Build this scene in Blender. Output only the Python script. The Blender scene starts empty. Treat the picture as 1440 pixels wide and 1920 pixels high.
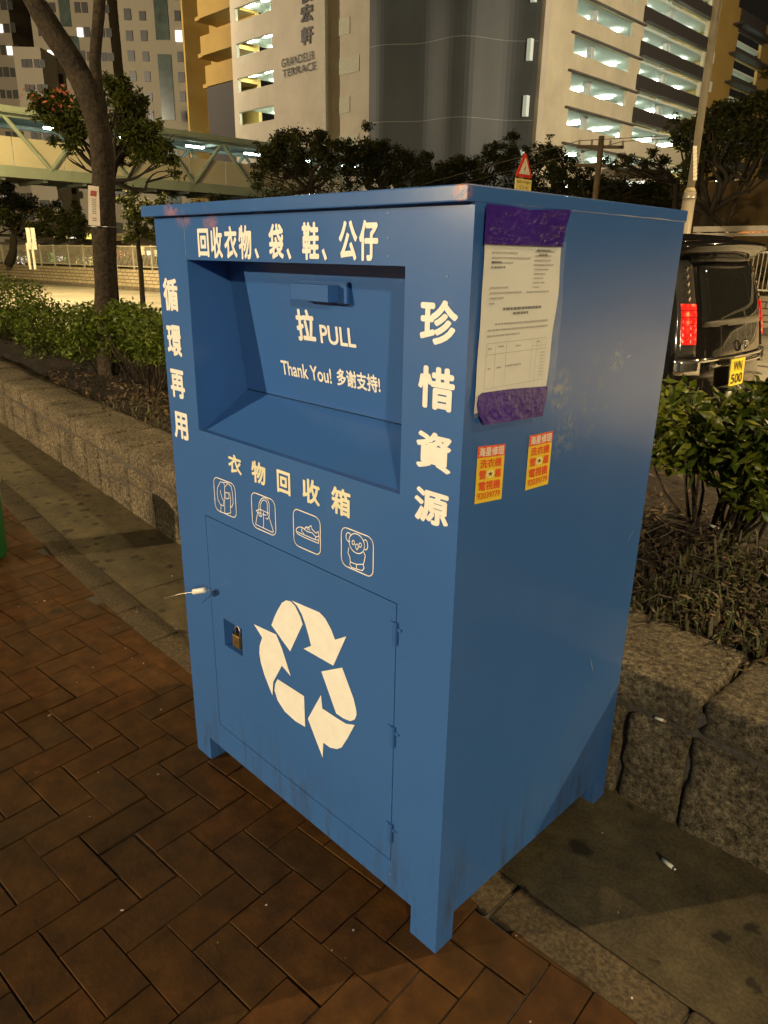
import bpy, bmesh, math, random
import numpy as np
from mathutils import Vector, Matrix
random.seed(7); rng = np.random.default_rng(7)
R = math.radians
scene = bpy.context.scene
C = scene.collection

# ------------------------------------------------------------------ camera
FPX = 1361.66; PITCH = .3388; YAW = -.7849; ROLL = .0171
CAM = np.array([.7731, -.9632, 1.5])
_f = np.array([math.sin(YAW)*math.cos(PITCH), math.cos(YAW)*math.cos(PITCH), -math.sin(PITCH)])
_r = np.array([math.cos(YAW), -math.sin(YAW), 0.0]); _u = np.cross(_r, _f)
_R = _r*math.cos(ROLL)+_u*math.sin(ROLL); _U = _u*math.cos(ROLL)-_r*math.sin(ROLL)
HF = np.array([math.sin(YAW), math.cos(YAW), 0.0])
cam = bpy.data.cameras.new('camera'); cam.sensor_fit = 'VERTICAL'; cam.sensor_height = 36
cam.sensor_width = 27; cam.lens = FPX/1920*36; cam.clip_start = .05; cam.clip_end = 2000
co = bpy.data.objects.new('camera', cam); C.objects.link(co); scene.camera = co
co.matrix_world = Matrix(((_R[0], _U[0], -_f[0], CAM[0]), (_R[1], _U[1], -_f[1], CAM[1]), (_R[2], _U[2], -_f[2], CAM[2]), (0, 0, 0, 1)))

# survey helpers: sight line of a photo point met with a real plane of the place
def ray(x, y): return _f+_R*(x-720)/FPX+_U*(960-y)/FPX
def on(x, y, n, p):
    v = ray(x, y); n = np.array(n, float); return CAM+v*((np.array(p, float)-CAM)@n)/(v@n)
def onX(x, y, X): return on(x, y, (1, 0, 0), (X, 0, 0))
def onY(x, y, Y): return on(x, y, (0, 1, 0), (0, Y, 0))
def onZ(x, y, Z): return on(x, y, (0, 0, 1), (0, 0, Z))
def far(x, y, d):
    v = ray(x, y); return CAM+v*d/(v@HF)

# ------------------------------------------------------------------ materials
def newmat(name):
    m = bpy.data.materials.new(name); m.use_nodes = True
    nt = m.node_tree; b = nt.nodes['Principled BSDF']; return m, nt, b
def N(nt, t, **k):
    n = nt.nodes.new(t)
    for a, v in k.items():
        if a in n.inputs.keys(): n.inputs[a].default_value = v
        else: setattr(n, a, v)
    return n
def ramp(nt, src, stops):
    r = nt.nodes.new('ShaderNodeValToRGB'); e = r.color_ramp.elements
    while len(e) < len(stops): e.new(.5)
    for el, (p, c) in zip(e, stops): el.position = p; el.color = (*c, 1) if len(c) == 3 else c
    nt.links.new(src, r.inputs[0]); return r.outputs[0]
def mix(nt, fac, a, b, mode='MIX'):
    m = nt.nodes.new('ShaderNodeMix'); m.data_type = 'RGBA'; m.blend_type = mode
    for s, v in ((m.inputs[0], fac), (m.inputs[6], a), (m.inputs[7], b)):
        if hasattr(v, 'is_linked') or hasattr(v, 'links'): nt.links.new(v, s)
        else: s.default_value = v if isinstance(v, (int, float)) else ((*v, 1) if len(v) == 3 else v)
    return m.outputs[2]
def coord(nt, kind='Object'):
    return nt.nodes.new('ShaderNodeTexCoord').outputs[kind]
def noise(nt, vec, scale, detail=4, rough=.6, out='Fac'):
    n = N(nt, 'ShaderNodeTexNoise'); n.inputs['Scale'].default_value = scale; n.inputs['Detail'].default_value = detail
    n.inputs['Roughness'].default_value = rough; nt.links.new(vec, n.inputs['Vector']); return n.outputs[out]
def bump(nt, b, h, strength, dist=.01):
    n = N(nt, 'ShaderNodeBump'); n.inputs['Strength'].default_value = strength; n.inputs['Distance'].default_value = dist
    nt.links.new(h, n.inputs['Height']); nt.links.new(n.outputs[0], b.inputs['Normal'])
def simple(name, col, rough=.5, metal=0, nscale=8, var=.15, bmp=0, spec=.5, coat=0):
    m, nt, b = newmat(name); v = coord(nt)
    f = noise(nt, v, nscale, 5)
    lo = tuple(c*(1-var) for c in col); hi = tuple(min(1, c*(1+var)) for c in col)
    nt.links.new(ramp(nt, f, [(.3, lo), (.7, hi)]), b.inputs['Base Color'])
    b.inputs['Roughness'].default_value = rough; b.inputs['Metallic'].default_value = metal
    b.inputs['Specular IOR Level'].default_value = spec; b.inputs['Coat Weight'].default_value = coat
    if bmp: bump(nt, b, noise(nt, v, nscale*6, 4), bmp)
    return m
def emit(name, col, strength, base=(.5, .5, .5)):
    m, nt, b = newmat(name); b.inputs['Base Color'].default_value = (*base, 1)
    b.inputs['Emission Color'].default_value = (*col, 1); b.inputs['Emission Strength'].default_value = strength
    return m
def island_mat(name, cols, rough=.5, nscale=40, var=.3, bmp=0, spec=.5, trans=0):
    m, nt, b = newmat(name); g = N(nt, 'ShaderNodeNewGeometry'); v = coord(nt)
    base = ramp(nt, g.outputs['Random Per Island'], [(i/(len(cols)-1), c) for i, c in enumerate(cols)])
    f = noise(nt, v, nscale, 5)
    k = ramp(nt, f, [(.3, (1-var,)*3), (.7, (1+var,)*3)])
    nt.links.new(mix(nt, 1.0, base, k, 'MULTIPLY'), b.inputs['Base Color'])
    b.inputs['Roughness'].default_value = rough; b.inputs['Specular IOR Level'].default_value = spec
    if trans: b.inputs['Transmission Weight'].default_value = 0; b.inputs['Subsurface Weight'].default_value = 0
    if bmp: bump(nt, b, noise(nt, v, nscale*3, 5), bmp, .004)
    return m

def paint_mat():
    m, nt, b = newmat('blue_enamel'); v = coord(nt)
    f = noise(nt, v, 1.7, 3); c = ramp(nt, f, [(.3, (.037, .124, .39)), (.7, (.045, .139, .42))])
    # handling scuffs: pale dry rubs, with shapes of their own, at given spots
    for (p, rad, col, th, sc) in [((0, .42, 1.21), .12, (.10, .18, .27), .52, 34), ((0, .30, 1.255), .05, (.24, .28, .32), .46, 60),
                              ((0, .52, 1.30), .035, (.30, .38, .42), .50, 60), ((0, .33, 1.16), .06, (.18, .24, .32), .48, 50),
                              ((-.88, -.02, 1.597), .055, (.38, .20, .24), .46, 18), ((-.76, 0, 1.57), .04, (.32, .18, .26), .5, 22),
                              ((-.012, -.02, 1.597), .02, (.50, .22, .12), .40, 60)]:
        d = N(nt, 'ShaderNodeVectorMath', operation='DISTANCE'); nt.links.new(v, d.inputs[0]); d.inputs[1].default_value = p
        mr = N(nt, 'ShaderNodeMapRange'); mr.inputs[1].default_value = rad; mr.inputs[2].default_value = rad*.3
        nt.links.new(d.outputs['Value'], mr.inputs[0])
        n2 = noise(nt, v, sc, 6, .7)
        th2 = N(nt, 'ShaderNodeMapRange'); th2.inputs[1].default_value = th; th2.inputs[2].default_value = th+.14
        nt.links.new(n2, th2.inputs[0])
        mu = N(nt, 'ShaderNodeMath', operation='MULTIPLY'); nt.links.new(mr.outputs[0], mu.inputs[0]); nt.links.new(th2.outputs[0], mu.inputs[1])
        c = mix(nt, mu.outputs[0], c, col)
    # rising dirt and drip marks near the foot, and faint wipe marks
    sx = N(nt, 'ShaderNodeSeparateXYZ'); nt.links.new(v, sx.inputs[0])
    lo = N(nt, 'ShaderNodeMapRange'); lo.inputs[1].default_value = .34; lo.inputs[2].default_value = .05; nt.links.new(sx.outputs[2], lo.inputs[0])
    mpg = N(nt, 'ShaderNodeMapping'); mpg.inputs['Scale'].default_value = (9, 9, 1.6); nt.links.new(v, mpg.inputs[0])
    ng = noise(nt, mpg.outputs[0], 2.2, 7, .7); tg = N(nt, 'ShaderNodeMapRange'); tg.inputs[1].default_value = .50; tg.inputs[2].default_value = .72; nt.links.new(ng, tg.inputs[0])
    mg = N(nt, 'ShaderNodeMath', operation='MULTIPLY'); nt.links.new(lo.outputs[0], mg.inputs[0]); nt.links.new(tg.outputs[0], mg.inputs[1])
    c = mix(nt, mg.outputs[0], c, (.045, .06, .075))
    n4 = noise(nt, v, 2.1, 3, .5); t4 = N(nt, 'ShaderNodeMapRange'); t4.inputs[1].default_value = .56; t4.inputs[2].default_value = .80; t4.inputs[4].default_value = .22; nt.links.new(n4, t4.inputs[0])
    c = mix(nt, t4.outputs[0], c, (.10, .17, .30))
    # sparse specks of chipped paint
    vo = N(nt, 'ShaderNodeTexVoronoi'); vo.inputs['Scale'].default_value = 9; nt.links.new(v, vo.inputs['Vector'])
    sp = N(nt, 'ShaderNodeMath', operation='LESS_THAN'); nt.links.new(vo.outputs['Distance'], sp.inputs[0]); sp.inputs[1].default_value = .009
    c = mix(nt, sp.outputs[0], c, (.12, .2, .3))
    nt.links.new(c, b.inputs['Base Color'])
    rf = noise(nt, v, 5, 6)
    rr = N(nt, 'ShaderNodeMapRange'); rr.inputs[3].default_value = .15; rr.inputs[4].default_value = .30; nt.links.new(rf, rr.inputs[0])
    nt.links.new(rr.outputs[0], b.inputs['Roughness'])
    b.inputs['Specular IOR Level'].default_value = .55
    bump(nt, b, noise(nt, v, 2.2, 1, .4), .22, .02)
    return m
BLUE = paint_mat()
WHITE = simple('white_vinyl', (.86, .86, .84), .45, nscale=30, var=.05)
STEEL = simple('dull_steel', (.45, .45, .44), .35, metal=.9)
BRASS = simple('aged_brass', (.42, .30, .14), .35, metal=.9, nscale=60, var=.3)

def speck_mat(name, lo, mid, hi, scale, bmp, dist=.01, rough=.85, big=3):
    m, nt, b = newmat(name); v = coord(nt)
    f = noise(nt, v, scale, 8, .75); c = ramp(nt, f, [(.36, lo), (.5, mid), (.64, hi)])
    g = noise(nt, v, big, 4); k = ramp(nt, g, [(.3, (.6, .6, .6)), (.7, (1.15, 1.12, 1.05))])
    nt.links.new(mix(nt, 1.0, c, k, 'MULTIPLY'), b.inputs['Base Color']); b.inputs['Roughness'].default_value = rough
    h = noise(nt, v, scale*.6, 9, .7); bump(nt, b, h, bmp, dist)
    return m
def granite_mat():
    m, nt, b = newmat('rough_granite'); v = coord(nt)
    f = noise(nt, v, 55, 10, .8); c = ramp(nt, f, [(.38, (.022, .017, .012)), (.46, (.14, .112, .075)), (.55, (.29, .24, .165)), (.66, (.58, .50, .37))])
    g = noise(nt, v, 4, 5); c = mix(nt, 1.0, c, ramp(nt, g, [(.3, (.5, .48, .44)), (.7, (1.2, 1.18, 1.1))]), 'MULTIPLY')
    vo = N(nt, 'ShaderNodeTexVoronoi'); vo.inputs['Scale'].default_value = 130; nt.links.new(v, vo.inputs['Vector'])
    c = mix(nt, ramp(nt, vo.outputs['Distance'], [(.18, (.8, .8, .8)), (.34, (0, 0, 0))]), c, (.02, .017, .013))
    nt.links.new(c, b.inputs['Base Color']); b.inputs['Roughness'].default_value = .9
    n1 = N(nt, 'ShaderNodeBump'); n1.inputs['Strength'].default_value = 1; n1.inputs['Distance'].default_value = .03; nt.links.new(noise(nt, v, 30, 10, .75), n1.inputs['Height']); nt.links.new(n1.outputs[0], b.inputs['Normal'])
    return m
GRANITE = granite_mat()
KERBM = speck_mat('granite_kerb', (.026, .018, .009), (.075, .054, .028), (.14, .108, .06), 90, .7, .01)
MORTAR = speck_mat('mortar', (.05, .045, .04), (.09, .08, .07), (.13, .12, .10), 60, .5)
SOILM = speck_mat('soil', (.012, .009, .006), (.04, .028, .018), (.075, .055, .035), 30, 1.0, .03, .95)
ASPH = speck_mat('pale_worn_asphalt', (.15, .14, .12), (.26, .25, .22), (.36, .34, .30), 50, .2, .005, .8, .4)
BARK = speck_mat('bark', (.015, .010, .006), (.050, .035, .020), (.085, .062, .038), 34, 1.0, .03, .9, 5)
def concrete_mat():
    m, nt, b = newmat('stained_concrete'); v = coord(nt)
    f = noise(nt, v, 9, 8, .65); c = ramp(nt, f, [(.3, (.060, .043, .017)), (.5, (.112, .082, .034)), (.7, (.168, .126, .056))])
    g = noise(nt, v, 2.2, 5); c = mix(nt, 1.0, c, ramp(nt, g, [(.35, (.62, .62, .62)), (.65, (1.1, 1.1, 1.1))]), 'MULTIPLY')
    vo = N(nt, 'ShaderNodeTexVoronoi'); vo.inputs['Scale'].default_value = 7.5; vo.inputs['Randomness'].default_value = 1
    dn = noise(nt, v, 40, 4, out='Color'); ad = N(nt, 'ShaderNodeVectorMath', operation='SCALE'); nt.links.new(dn, ad.inputs[0]); ad.inputs[3].default_value = .035
    a2 = N(nt, 'ShaderNodeVectorMath', operation='ADD'); nt.links.new(v, a2.inputs[0]); nt.links.new(ad.outputs[0], a2.inputs[1]); nt.links.new(a2.outputs[0], vo.inputs['Vector'])
    s = ramp(nt, vo.outputs['Distance'], [(.12, (1, 1, 1)), (.17, (0, 0, 0))])
    c = mix(nt, s, c, (.014, .011, .008)); 
    f3 = noise(nt, v, 120, 3); c = mix(nt, .10, c, ramp(nt, f3, [(.4, (.05, .05, .04)), (.6, (.4, .37, .3))]))
    nt.links.new(c, b.inputs['Base Color']); b.inputs['Roughness'].default_value = .75
    bump(nt, b, noise(nt, v, 25, 6), .3, .006); return m
CONC = concrete_mat()
BRICKM = island_mat('red_clay_paver', [(.066, .029, .006), (.070, .029, .0055), (.063, .030, .007), (.074, .029, .0055), (.055, .027, .0075), (.067, .030, .0065), (.069, .029, .0055)], .8, 14, .45, .5, .25)
def add_spots(m, scale, th, col, amount=1.0):
    nt = m.node_tree; b = nt.nodes['Principled BSDF']; v = coord(nt); src = b.inputs['Base Color'].links[0].from_socket
    dn = noise(nt, v, 30, 4, out='Color'); sc = N(nt, 'ShaderNodeVectorMath', operation='SCALE'); nt.links.new(dn, sc.inputs[0]); sc.inputs[3].default_value = .05
    a2 = N(nt, 'ShaderNodeVectorMath', operation='ADD'); nt.links.new(v, a2.inputs[0]); nt.links.new(sc.outputs[0], a2.inputs[1])
    vo = N(nt, 'ShaderNodeTexVoronoi'); vo.inputs['Scale'].default_value = scale; nt.links.new(a2.outputs[0], vo.inputs['Vector'])
    f = ramp(nt, vo.outputs['Distance'], [(th, (amount,)*3), (th*1.5, (0, 0, 0))]); nt.links.new(mix(nt, f, src, col), b.inputs['Base Color'])
_nt = BRICKM.node_tree; _b = _nt.nodes['Principled BSDF']; _s = _b.inputs['Base Color'].links[0].from_socket
_nt.links.new(mix(_nt, 1.0, _s, ramp(_nt, noise(_nt, coord(_nt), 1.6, 5, .6), [(.32, (.62, .66, .75)), (.66, (1.2, 1.15, 1.05))]), 'MULTIPLY'), _b.inputs['Base Color'])
add_spots(CONC, 4.2, .11, (.02, .016, .010), .85); add_spots(CONC, 8.5, .15, (.018, .014, .009), .85)
add_spots(BRICKM, 2.6, .055, (.016, .012, .008), .8)
LEAFD = island_mat('leaf_dark_green', [(.045, .075, .006), (.08, .12, .009), (.13, .16, .012), (.055, .09, .008)], .5, 12, .3, spec=.28)
LEAFY = island_mat('leaf_yellow_green', [(.05, .08, .006), (.09, .12, .009), (.20, .205, .02), (.07, .10, .008), (.035, .06, .005)], .42, 60, .35, spec=.35)
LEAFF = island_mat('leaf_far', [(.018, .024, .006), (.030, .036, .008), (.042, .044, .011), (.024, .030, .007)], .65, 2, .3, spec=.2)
LITTER = island_mat('dry_leaf', [(.10, .06, .03), (.05, .032, .018), (.16, .10, .05), (.03, .022, .012), (.22, .15, .07), (.07, .05, .025)], .8, 40, .3)
TWIGM = island_mat('twig', [(.09, .065, .045), (.16, .12, .09), (.05, .035, .025)], .8)
GRASSM = island_mat('weed_blade', [(.05, .06, .015), (.10, .11, .03), (.12, .09, .04), (.06, .045, .02)], .6)
ORANGEFL = simple('orange_petal', (.55, .16, .07), .5)

# ------------------------------------------------------------------ mesh building
class MB:
    def __init__(s): s.v = []; s.f = []
    def quad(s, *p):
        n = len(s.v); s.v += [tuple(q) for q in p]; s.f.append(tuple(range(n, n+len(p))))
    poly = quad
    def box(s, x0, x1, y0, y1, z0, z1):
        n = len(s.v)
        s.v += [(x, y, z) for z in (z0, z1) for (x, y) in ((x0, y0), (x1, y0), (x1, y1), (x0, y1))]
        s.f += [(n+3, n+2, n+1, n), (n+4, n+5, n+6, n+7), (n, n+1, n+5, n+4), (n+1, n+2, n+6, n+5), (n+2, n+3, n+7, n+6), (n+3, n, n+4, n+7)]
    def obox(s, o, ax, ay, az):     # box from corner with three edge vectors
        o, ax, ay, az = [np.array(q, float) for q in (o, ax, ay, az)]
        n = len(s.v); s.v += [tuple(o+i*ax+j*ay+k*az) for k in (0, 1) for (i, j) in ((0, 0), (1, 0), (1, 1), (0, 1))]
        s.f += [(n+3, n+2, n+1, n), (n+4, n+5, n+6, n+7), (n, n+1, n+5, n+4), (n+1, n+2, n+6, n+5), (n+2, n+3, n+7, n+6), (n+3, n, n+4, n+7)]
    def tube(s, pts, rads, seg=10, cap=True):
        pts = [np.array(p, float) for p in pts]; n0 = len(s.v)
        if not hasattr(rads, '__len__'): rads = [rads]*len(pts)
        prev = None
        for i, p in enumerate(pts):
            t = pts[min(i+1, len(pts)-1)]-pts[max(i-1, 0)]; t = t/(np.linalg.norm(t)+1e-12)
            if prev is None: a = np.array([0, 0, 1.]) if abs(t[2]) < .9 else np.array([1., 0, 0])
            else: a = prev
            a = a-t*(a@t); a /= np.linalg.norm(a); prev = a; b = np.cross(t, a)
            for k in range(seg):
                w = 2*math.pi*k/seg; s.v.append(tuple(p+rads[i]*(a*math.cos(w)+b*math.sin(w))))
        for i in range(len(pts)-1):
            for k in range(seg):
                a0 = n0+i*seg+k; a1 = n0+i*seg+(k+1) % seg; s.f.append((a0, a1, a1+seg, a0+seg))
        if cap:
            s.f.append(tuple(n0+k for k in reversed(range(seg)))); e = n0+(len(pts)-1)*seg; s.f.append(tuple(e+k for k in range(seg)))
    def build(s, name, mat, parent=None, smooth=False, bevel=0, seg=2):
        me = bpy.data.meshes.new(name); me.from_pydata(s.v, [], s.f); me.update()
        return link(name, me, mat, parent, smooth, bevel, seg)
def link(name, me, mat, parent=None, smooth=False, bevel=0, seg=2, fixn=True):
    if fixn:
        bm = bmesh.new(); bm.from_mesh(me)
        if bevel:
            bmesh.ops.remove_doubles(bm, verts=bm.verts, dist=1e-5)
            es = [e for e in bm.edges if len(e.link_faces) == 2 and e.calc_face_angle(0) > .5]
            bmesh.ops.bevel(bm, geom=es, offset=bevel, segments=seg, affect='EDGES', profile=.6, clamp_overlap=True)
        bmesh.ops.recalc_face_normals(bm, faces=bm.faces); bm.to_mesh(me); bm.free()
    if mat:
        for mm in (mat if isinstance(mat, (list, tuple)) else [mat]): me.materials.append(mm)
    if smooth: me.polygons.foreach_set('use_smooth', [True]*len(me.polygons))
    o = bpy.data.objects.new(name, me); C.objects.link(o)
    if parent: o.parent = parent
    return o
def tag(o, label=None, cat=None, group=None, kind=None):
    if label: o['label'] = label
    if cat: o['category'] = cat
    if group: o['group'] = group
    if kind: o['kind'] = kind
    return o
def empty(name, loc, label, cat, group=None):
    o = bpy.data.objects.new(name, None); o.location = loc; C.objects.link(o); o.empty_display_size = .1
    tag(o, label, cat, group); return o
def holes(mb, P, u0, u1, v0, v1, hs, depth=0, D=None):
    """flat wall P(u,v) with rectangular holes; reveals run back by vector D"""
    us = sorted({u0, u1, *[h[0] for h in hs], *[h[1] for h in hs]}); vs = sorted({v0, v1, *[h[2] for h in hs], *[h[3] for h in hs]})
    us = [u for u in us if u0 <= u <= u1]; vs = [v for v in vs if v0 <= v <= v1]
    inh = lambda a, b: any(h[0]-1e-6 <= a <= h[1]+1e-6 and h[2]-1e-6 <= b <= h[3]+1e-6 for h in hs)
    for a, b in zip(us, us[1:]):
        for c_, d_ in zip(vs, vs[1:]):
            if not inh((a+b)/2, (c_+d_)/2): mb.quad(P(a, c_), P(b, c_), P(b, d_), P(a, d_))
    if D is not None:
        D = np.array(D, float)
        for h in hs:
            q = [np.array(P(h[0], h[2])), np.array(P(h[1], h[2])), np.array(P(h[1], h[3])), np.array(P(h[0], h[3]))]
            for i in range(4): a, b = q[i], q[(i+1) % 4]; mb.quad(a, b, b+D, a+D)

_tc = {}
def text_geo(s):
    if s in _tc: return _tc[s]
    c = bpy.data.curves.new('t', 'FONT'); c.body = s; c.resolution_u = 4
    o = bpy.data.objects.new('t', c); C.objects.link(o); bpy.context.view_layer.update()
    m = bpy.data.meshes.new_from_object(o.evaluated_get(bpy.context.evaluated_depsgraph_get()))
    v = np.array([q.co[:] for q in m.vertices]); f = [tuple(p.vertices) for p in m.polygons]
    C.objects.unlink(o); bpy.data.objects.remove(o); bpy.data.meshes.remove(m)
    _tc[s] = (v, f); return v, f
def add_text(mb, s, P, u0, u1, v0, v1, bold=.022):
    """fit the writing to the rectangle u0..u1, v0..v1 of surface P(u,v); weight is added by overlaid shifted layers"""
    v, f = text_geo(s); bold *= 1.15; mn = v.min(0)-bold; mx = v.max(0)+bold
    a0, b0, c0 = [np.array(P(*q), float) for q in ((u0, v0), (u1, v0), (u0, v1))]
    nn = np.cross(b0-a0, c0-a0); nn /= np.linalg.norm(nn); nn *= np.sign(nn@(CAM-a0)); st = 2e-5*max(1, np.linalg.norm(CAM-a0)/3)
    for k, (sx, sy) in enumerate(((0, 0), (1, 0), (-1, 0), (0, 1), (0, -1), (.7, .7), (-.7, .7), (.7, -.7), (-.7, -.7))):
        n = len(mb.v)
        for q in v:
            a = (q[0]+sx*bold-mn[0])/(mx[0]-mn[0]); b = (q[1]+sy*bold-mn[1])/(mx[1]-mn[1]+1e-9); mb.v.append(tuple(np.array(P(u0+a*(u1-u0), v0+b*(v1-v0)))+nn*st*k))
        mb.f += [tuple(n+i for i in p) for p in f]
def ribbon(mb, pts, w, closed=False):
    """flat stroke through 3-D points that share plane with normal nrm; pts = list of (u,v); returns quads in uv"""
    pts = [np.array(p, float) for p in pts]
    if closed: pts = pts+[pts[0]]
    for a, b in zip(pts, pts[1:]):
        d = b-a; L = np.linalg.norm(d)
        if L < 1e-6: continue
        d /= L; n = np.array([-d[1], d[0]])*w/2; a2 = a-d*w*.3; b2 = b+d*w*.3
        yield [a2-n, b2-n, b2+n, a2+n]

# leaves as small folded blades scattered in space
def leaf_mesh(name, pts, size, mat, parent=None, up=.3, aspect=.45, jit=.4):
    n = len(pts); pts = np.asarray(pts, float)
    d = rng.normal(size=(n, 3)); d[:, 2] = d[:, 2]*.7-up*.2; d /= np.linalg.norm(d, axis=1)[:, None]
    a = rng.normal(size=(n, 3)); a[:, 2] += up*3; s = np.cross(d, a); s /= np.linalg.norm(s, axis=1)[:, None]+1e-9
    nn = np.cross(s, d); L = (size*(1+jit*rng.uniform(-1, 1, n)))[:, None]; W = L*aspect/2
    p0 = pts; p1 = pts+d*L*.45+s*W-nn*L*.08; p2 = pts+d*L-nn*L*.12; p3 = pts+d*L*.45-s*W-nn*L*.08; pm = pts+d*L*.5+nn*L*.05
    V = np.stack([p0, p1, p2, p3, pm], 1).reshape(-1, 3)
    base = np.arange(n)*5
    F = np.concatenate([np.stack([base, base+1, base+4], 1), np.stack([base+1, base+2, base+4], 1), np.stack([base+2, base+3, base+4], 1), np.stack([base+3, base, base+4], 1)], 0)
    me = bpy.data.meshes.new(name); me.vertices.add(len(V)); me.vertices.foreach_set('co', V.ravel())
    me.loops.add(F.size); me.loops.foreach_set('vertex_index', F.ravel()); me.polygons.add(len(F))
    me.polygons.foreach_set('loop_start', np.arange(len(F))*3); me.update(calc_edges=True); me.validate()
    return link(name, me, mat, parent, True, fixn=False)
def blob_pts(centers, n, shell=.35):
    """points in clumps: centers = [(c, radius3)]"""
    vol = np.array([r[0]*r[1]*r[2] for c, r in centers])**.67; vol /= vol.sum(); out = []
    for (c, r), w in zip(centers, vol):
        k = max(3, int(n*w)); d = rng.normal(size=(k, 3)); d /= np.linalg.norm(d, axis=1)[:, None]
        rad = rng.uniform(shell, 1, k)**.5; out.append(np.array(c)+d*rad[:, None]*np.array(r)*(1+.12*rng.normal(size=(k, 1))))
    return np.concatenate(out)
def clumps(c, R3, k, cr, seedless=None):
    """k sub-clumps spread over an ellipsoid"""
    out = []
    for _ in range(k):
        d = rng.normal(size=3); d /= np.linalg.norm(d); q = np.array(c)+d*np.array(R3)*rng.uniform(.35, 1.0)
        s = cr*rng.uniform(.6, 1.3); out.append((q, (s, s, s*.7)))
    return out

# ------------------------------------------------------------------ world and lamps
w = bpy.data.worlds.new('World'); scene.world = w; w.use_nodes = True; nt = w.node_tree; bg = nt.nodes['Background']
tc = nt.nodes.new('ShaderNodeTexCoord')
dt = N(nt, 'ShaderNodeVectorMath', operation='DOT_PRODUCT'); nt.links.new(tc.outputs['Generated'], dt.inputs[0]); dt.inputs[1].default_value = tuple(Vector((.75, -.66, .0)).normalized())
# city glow added behind the viewpoint as fill light, sky ahead near black
cc = ramp(nt, dt.outputs['Value'], [(.0, (.010, .0085, .006)), (.45, (.05, .040, .024)), (1.0, (.21, .165, .095))])
nt.links.new(cc, bg.inputs[0]); bg.inputs[1].default_value = 1.0

def lamp(name, p, col, P, r=.12, spot=None, target=None):
    l = bpy.data.lights.new(name, 'SPOT' if spot else 'POINT'); l.energy = P; l.color = col; l.shadow_soft_size = r
    if spot: l.spot_size = spot; l.spot_blend = .6
    o = bpy.data.objects.new(name, l); o.location = p; C.objects.link(o)
    if target is not None: o.rotation_euler = (Vector(target)-Vector(p)).to_track_quat('-Z', 'Y').to_euler()
    return o
GALV = simple('painted_lamp_post', (.27, .24, .18), .5, nscale=4, var=.12)
LENS = emit('lamp_lens', (1, .8, .5), 12)
def lamp_post(x, y, h, arm, label, col, P, base_r=.085, collar=None, cut=None):
    t = empty('street_lamp', (x, y, -.15), label, 'street lamp', 'street lamps along the road')
    m = MB(); cz = collar or 2.0
    m.tube([(0, 0, 0), (0, 0, cz), ], [base_r*1.04, base_r], 20); m.build('base_section', GALV, t, True)
    m = MB(); m.tube([(0, 0, cz), (0, 0, cz+.06)], [base_r, base_r*.66], 20); m.build('collar', simple('collar_cream', (.42, .36, .22), .5), t, True)
    ax, ay = arm
    m = MB(); m.tube([(0, 0, cz+.06), (0, 0, h*.6), (0, 0, h-.3), (ax*.15, ay*.15, h-.05), (ax*.8, ay*.8, h+.1)], [base_r*.62, base_r*.55, base_r*.45, base_r*.4, base_r*.33], 16); m.build('pole', GALV, t, True)
    d = Vector((ax, ay, 0)).normalized(); m = MB()
    c = np.array([ax, ay, h+.08]); dd = np.array(d); sd = np.array([-d.y, d.x, 0])
    m.tube([c-dd*.3, c-dd*.1, c+dd*.2, c+dd*.4], [.04, .10, .12, .05], 12); m.build('lamp_head', GALV, t, True)
    m = MB(); m.obox(c-dd*.08-sd*.07+np.array([0, 0, -.135]), dd*.36, sd*.14, (0, 0, .03)); m.build('lens', LENS, t)
    lamp('lamp_light', (x+ax, y+ay, h-.25), col, P, .13, cut, (x+ax, y+ay+.001, 0) if cut else None)
    return t
SOD = (1.0, .70, .34); WARM = (1.0, .80, .52); 
PX, PY = far(1289, 395, 11.0)[:2]
post = lamp_post(PX, PY, 9.2, (0.2, -2.0), 'tall cream street lamp post rising behind the bin and the black van', SOD, 850, .083, 2.55)
lamp_post(-9.0, -14.2, 4.75, (.3, .7), 'low footway lamp across the paving, far behind the viewer', (1, .75, .43), 13500, .06)
lamp_post(9.0, -7.0, 4.6, (-.6, .3), 'low footway lamp on the open side beyond the right edge', (1, .84, .52), 3500, .06)
lamp_post(-25.5, 6.6, 9.8, (.2, 2.6), 'street lamp beside the road left of the tree', (1, .72, .34), 13500, cut=R(128))
lamp_post(-30.0, 7.2, 8.8, (-1.2, .3), 'street lamp close to the lit end of the footbridge', (1, .72, .25), 6500)
lamp_post(8.5, 12.5, 9.5, (-2.6, -.4), 'street lamp beside the road behind the van', (1, .72, .36), 24000, cut=R(132))

def fill_mast(x, y, h, tgt, P, label, spot=R(75)):  # unseen floodlights added out of view to brighten the building fronts
    t = empty('added_fill_mast', (x, y, -.15), label, 'light mast', 'unseen fill lights added for the buildings'); m = MB(); m.tube([(0, 0, 0), (0, 0, h)], [.28, .14], 16); m.build('mast', GALV, t, True)
    d = Vector(tgt)-Vector((x, y, h)); d.z = 0; d.normalize(); dd = np.array(d); sd = np.array([-d.y, d.x, 0])
    m = MB(); m.obox(-sd*1.0+np.array([0, 0, h]), sd*2.0, dd*.3, (0, 0, .5)); m.build('lamp_housing', GALV, t)
    m = MB(); m.obox(-sd*.9+np.array([0, 0, h+.05])+dd*.31, sd*1.8, dd*.02, (0, 0, .4)); m.build('lens', LENS, t)
    lamp('fill_light', (x+d.x*.8, y+d.y*.8, h), (1, .84, .60), P, .4, spot, tgt)
fill_mast(-78, 14, 22, (-52, 60, 12), 38000, 'added unseen floodlight left of the footbridge, brightening the cream facade', R(95))
fill_mast(8, 52, 20, (-38, 66, 12), 72000, 'added unseen floodlight right of the van, brightening the car park facade', R(85))
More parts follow.
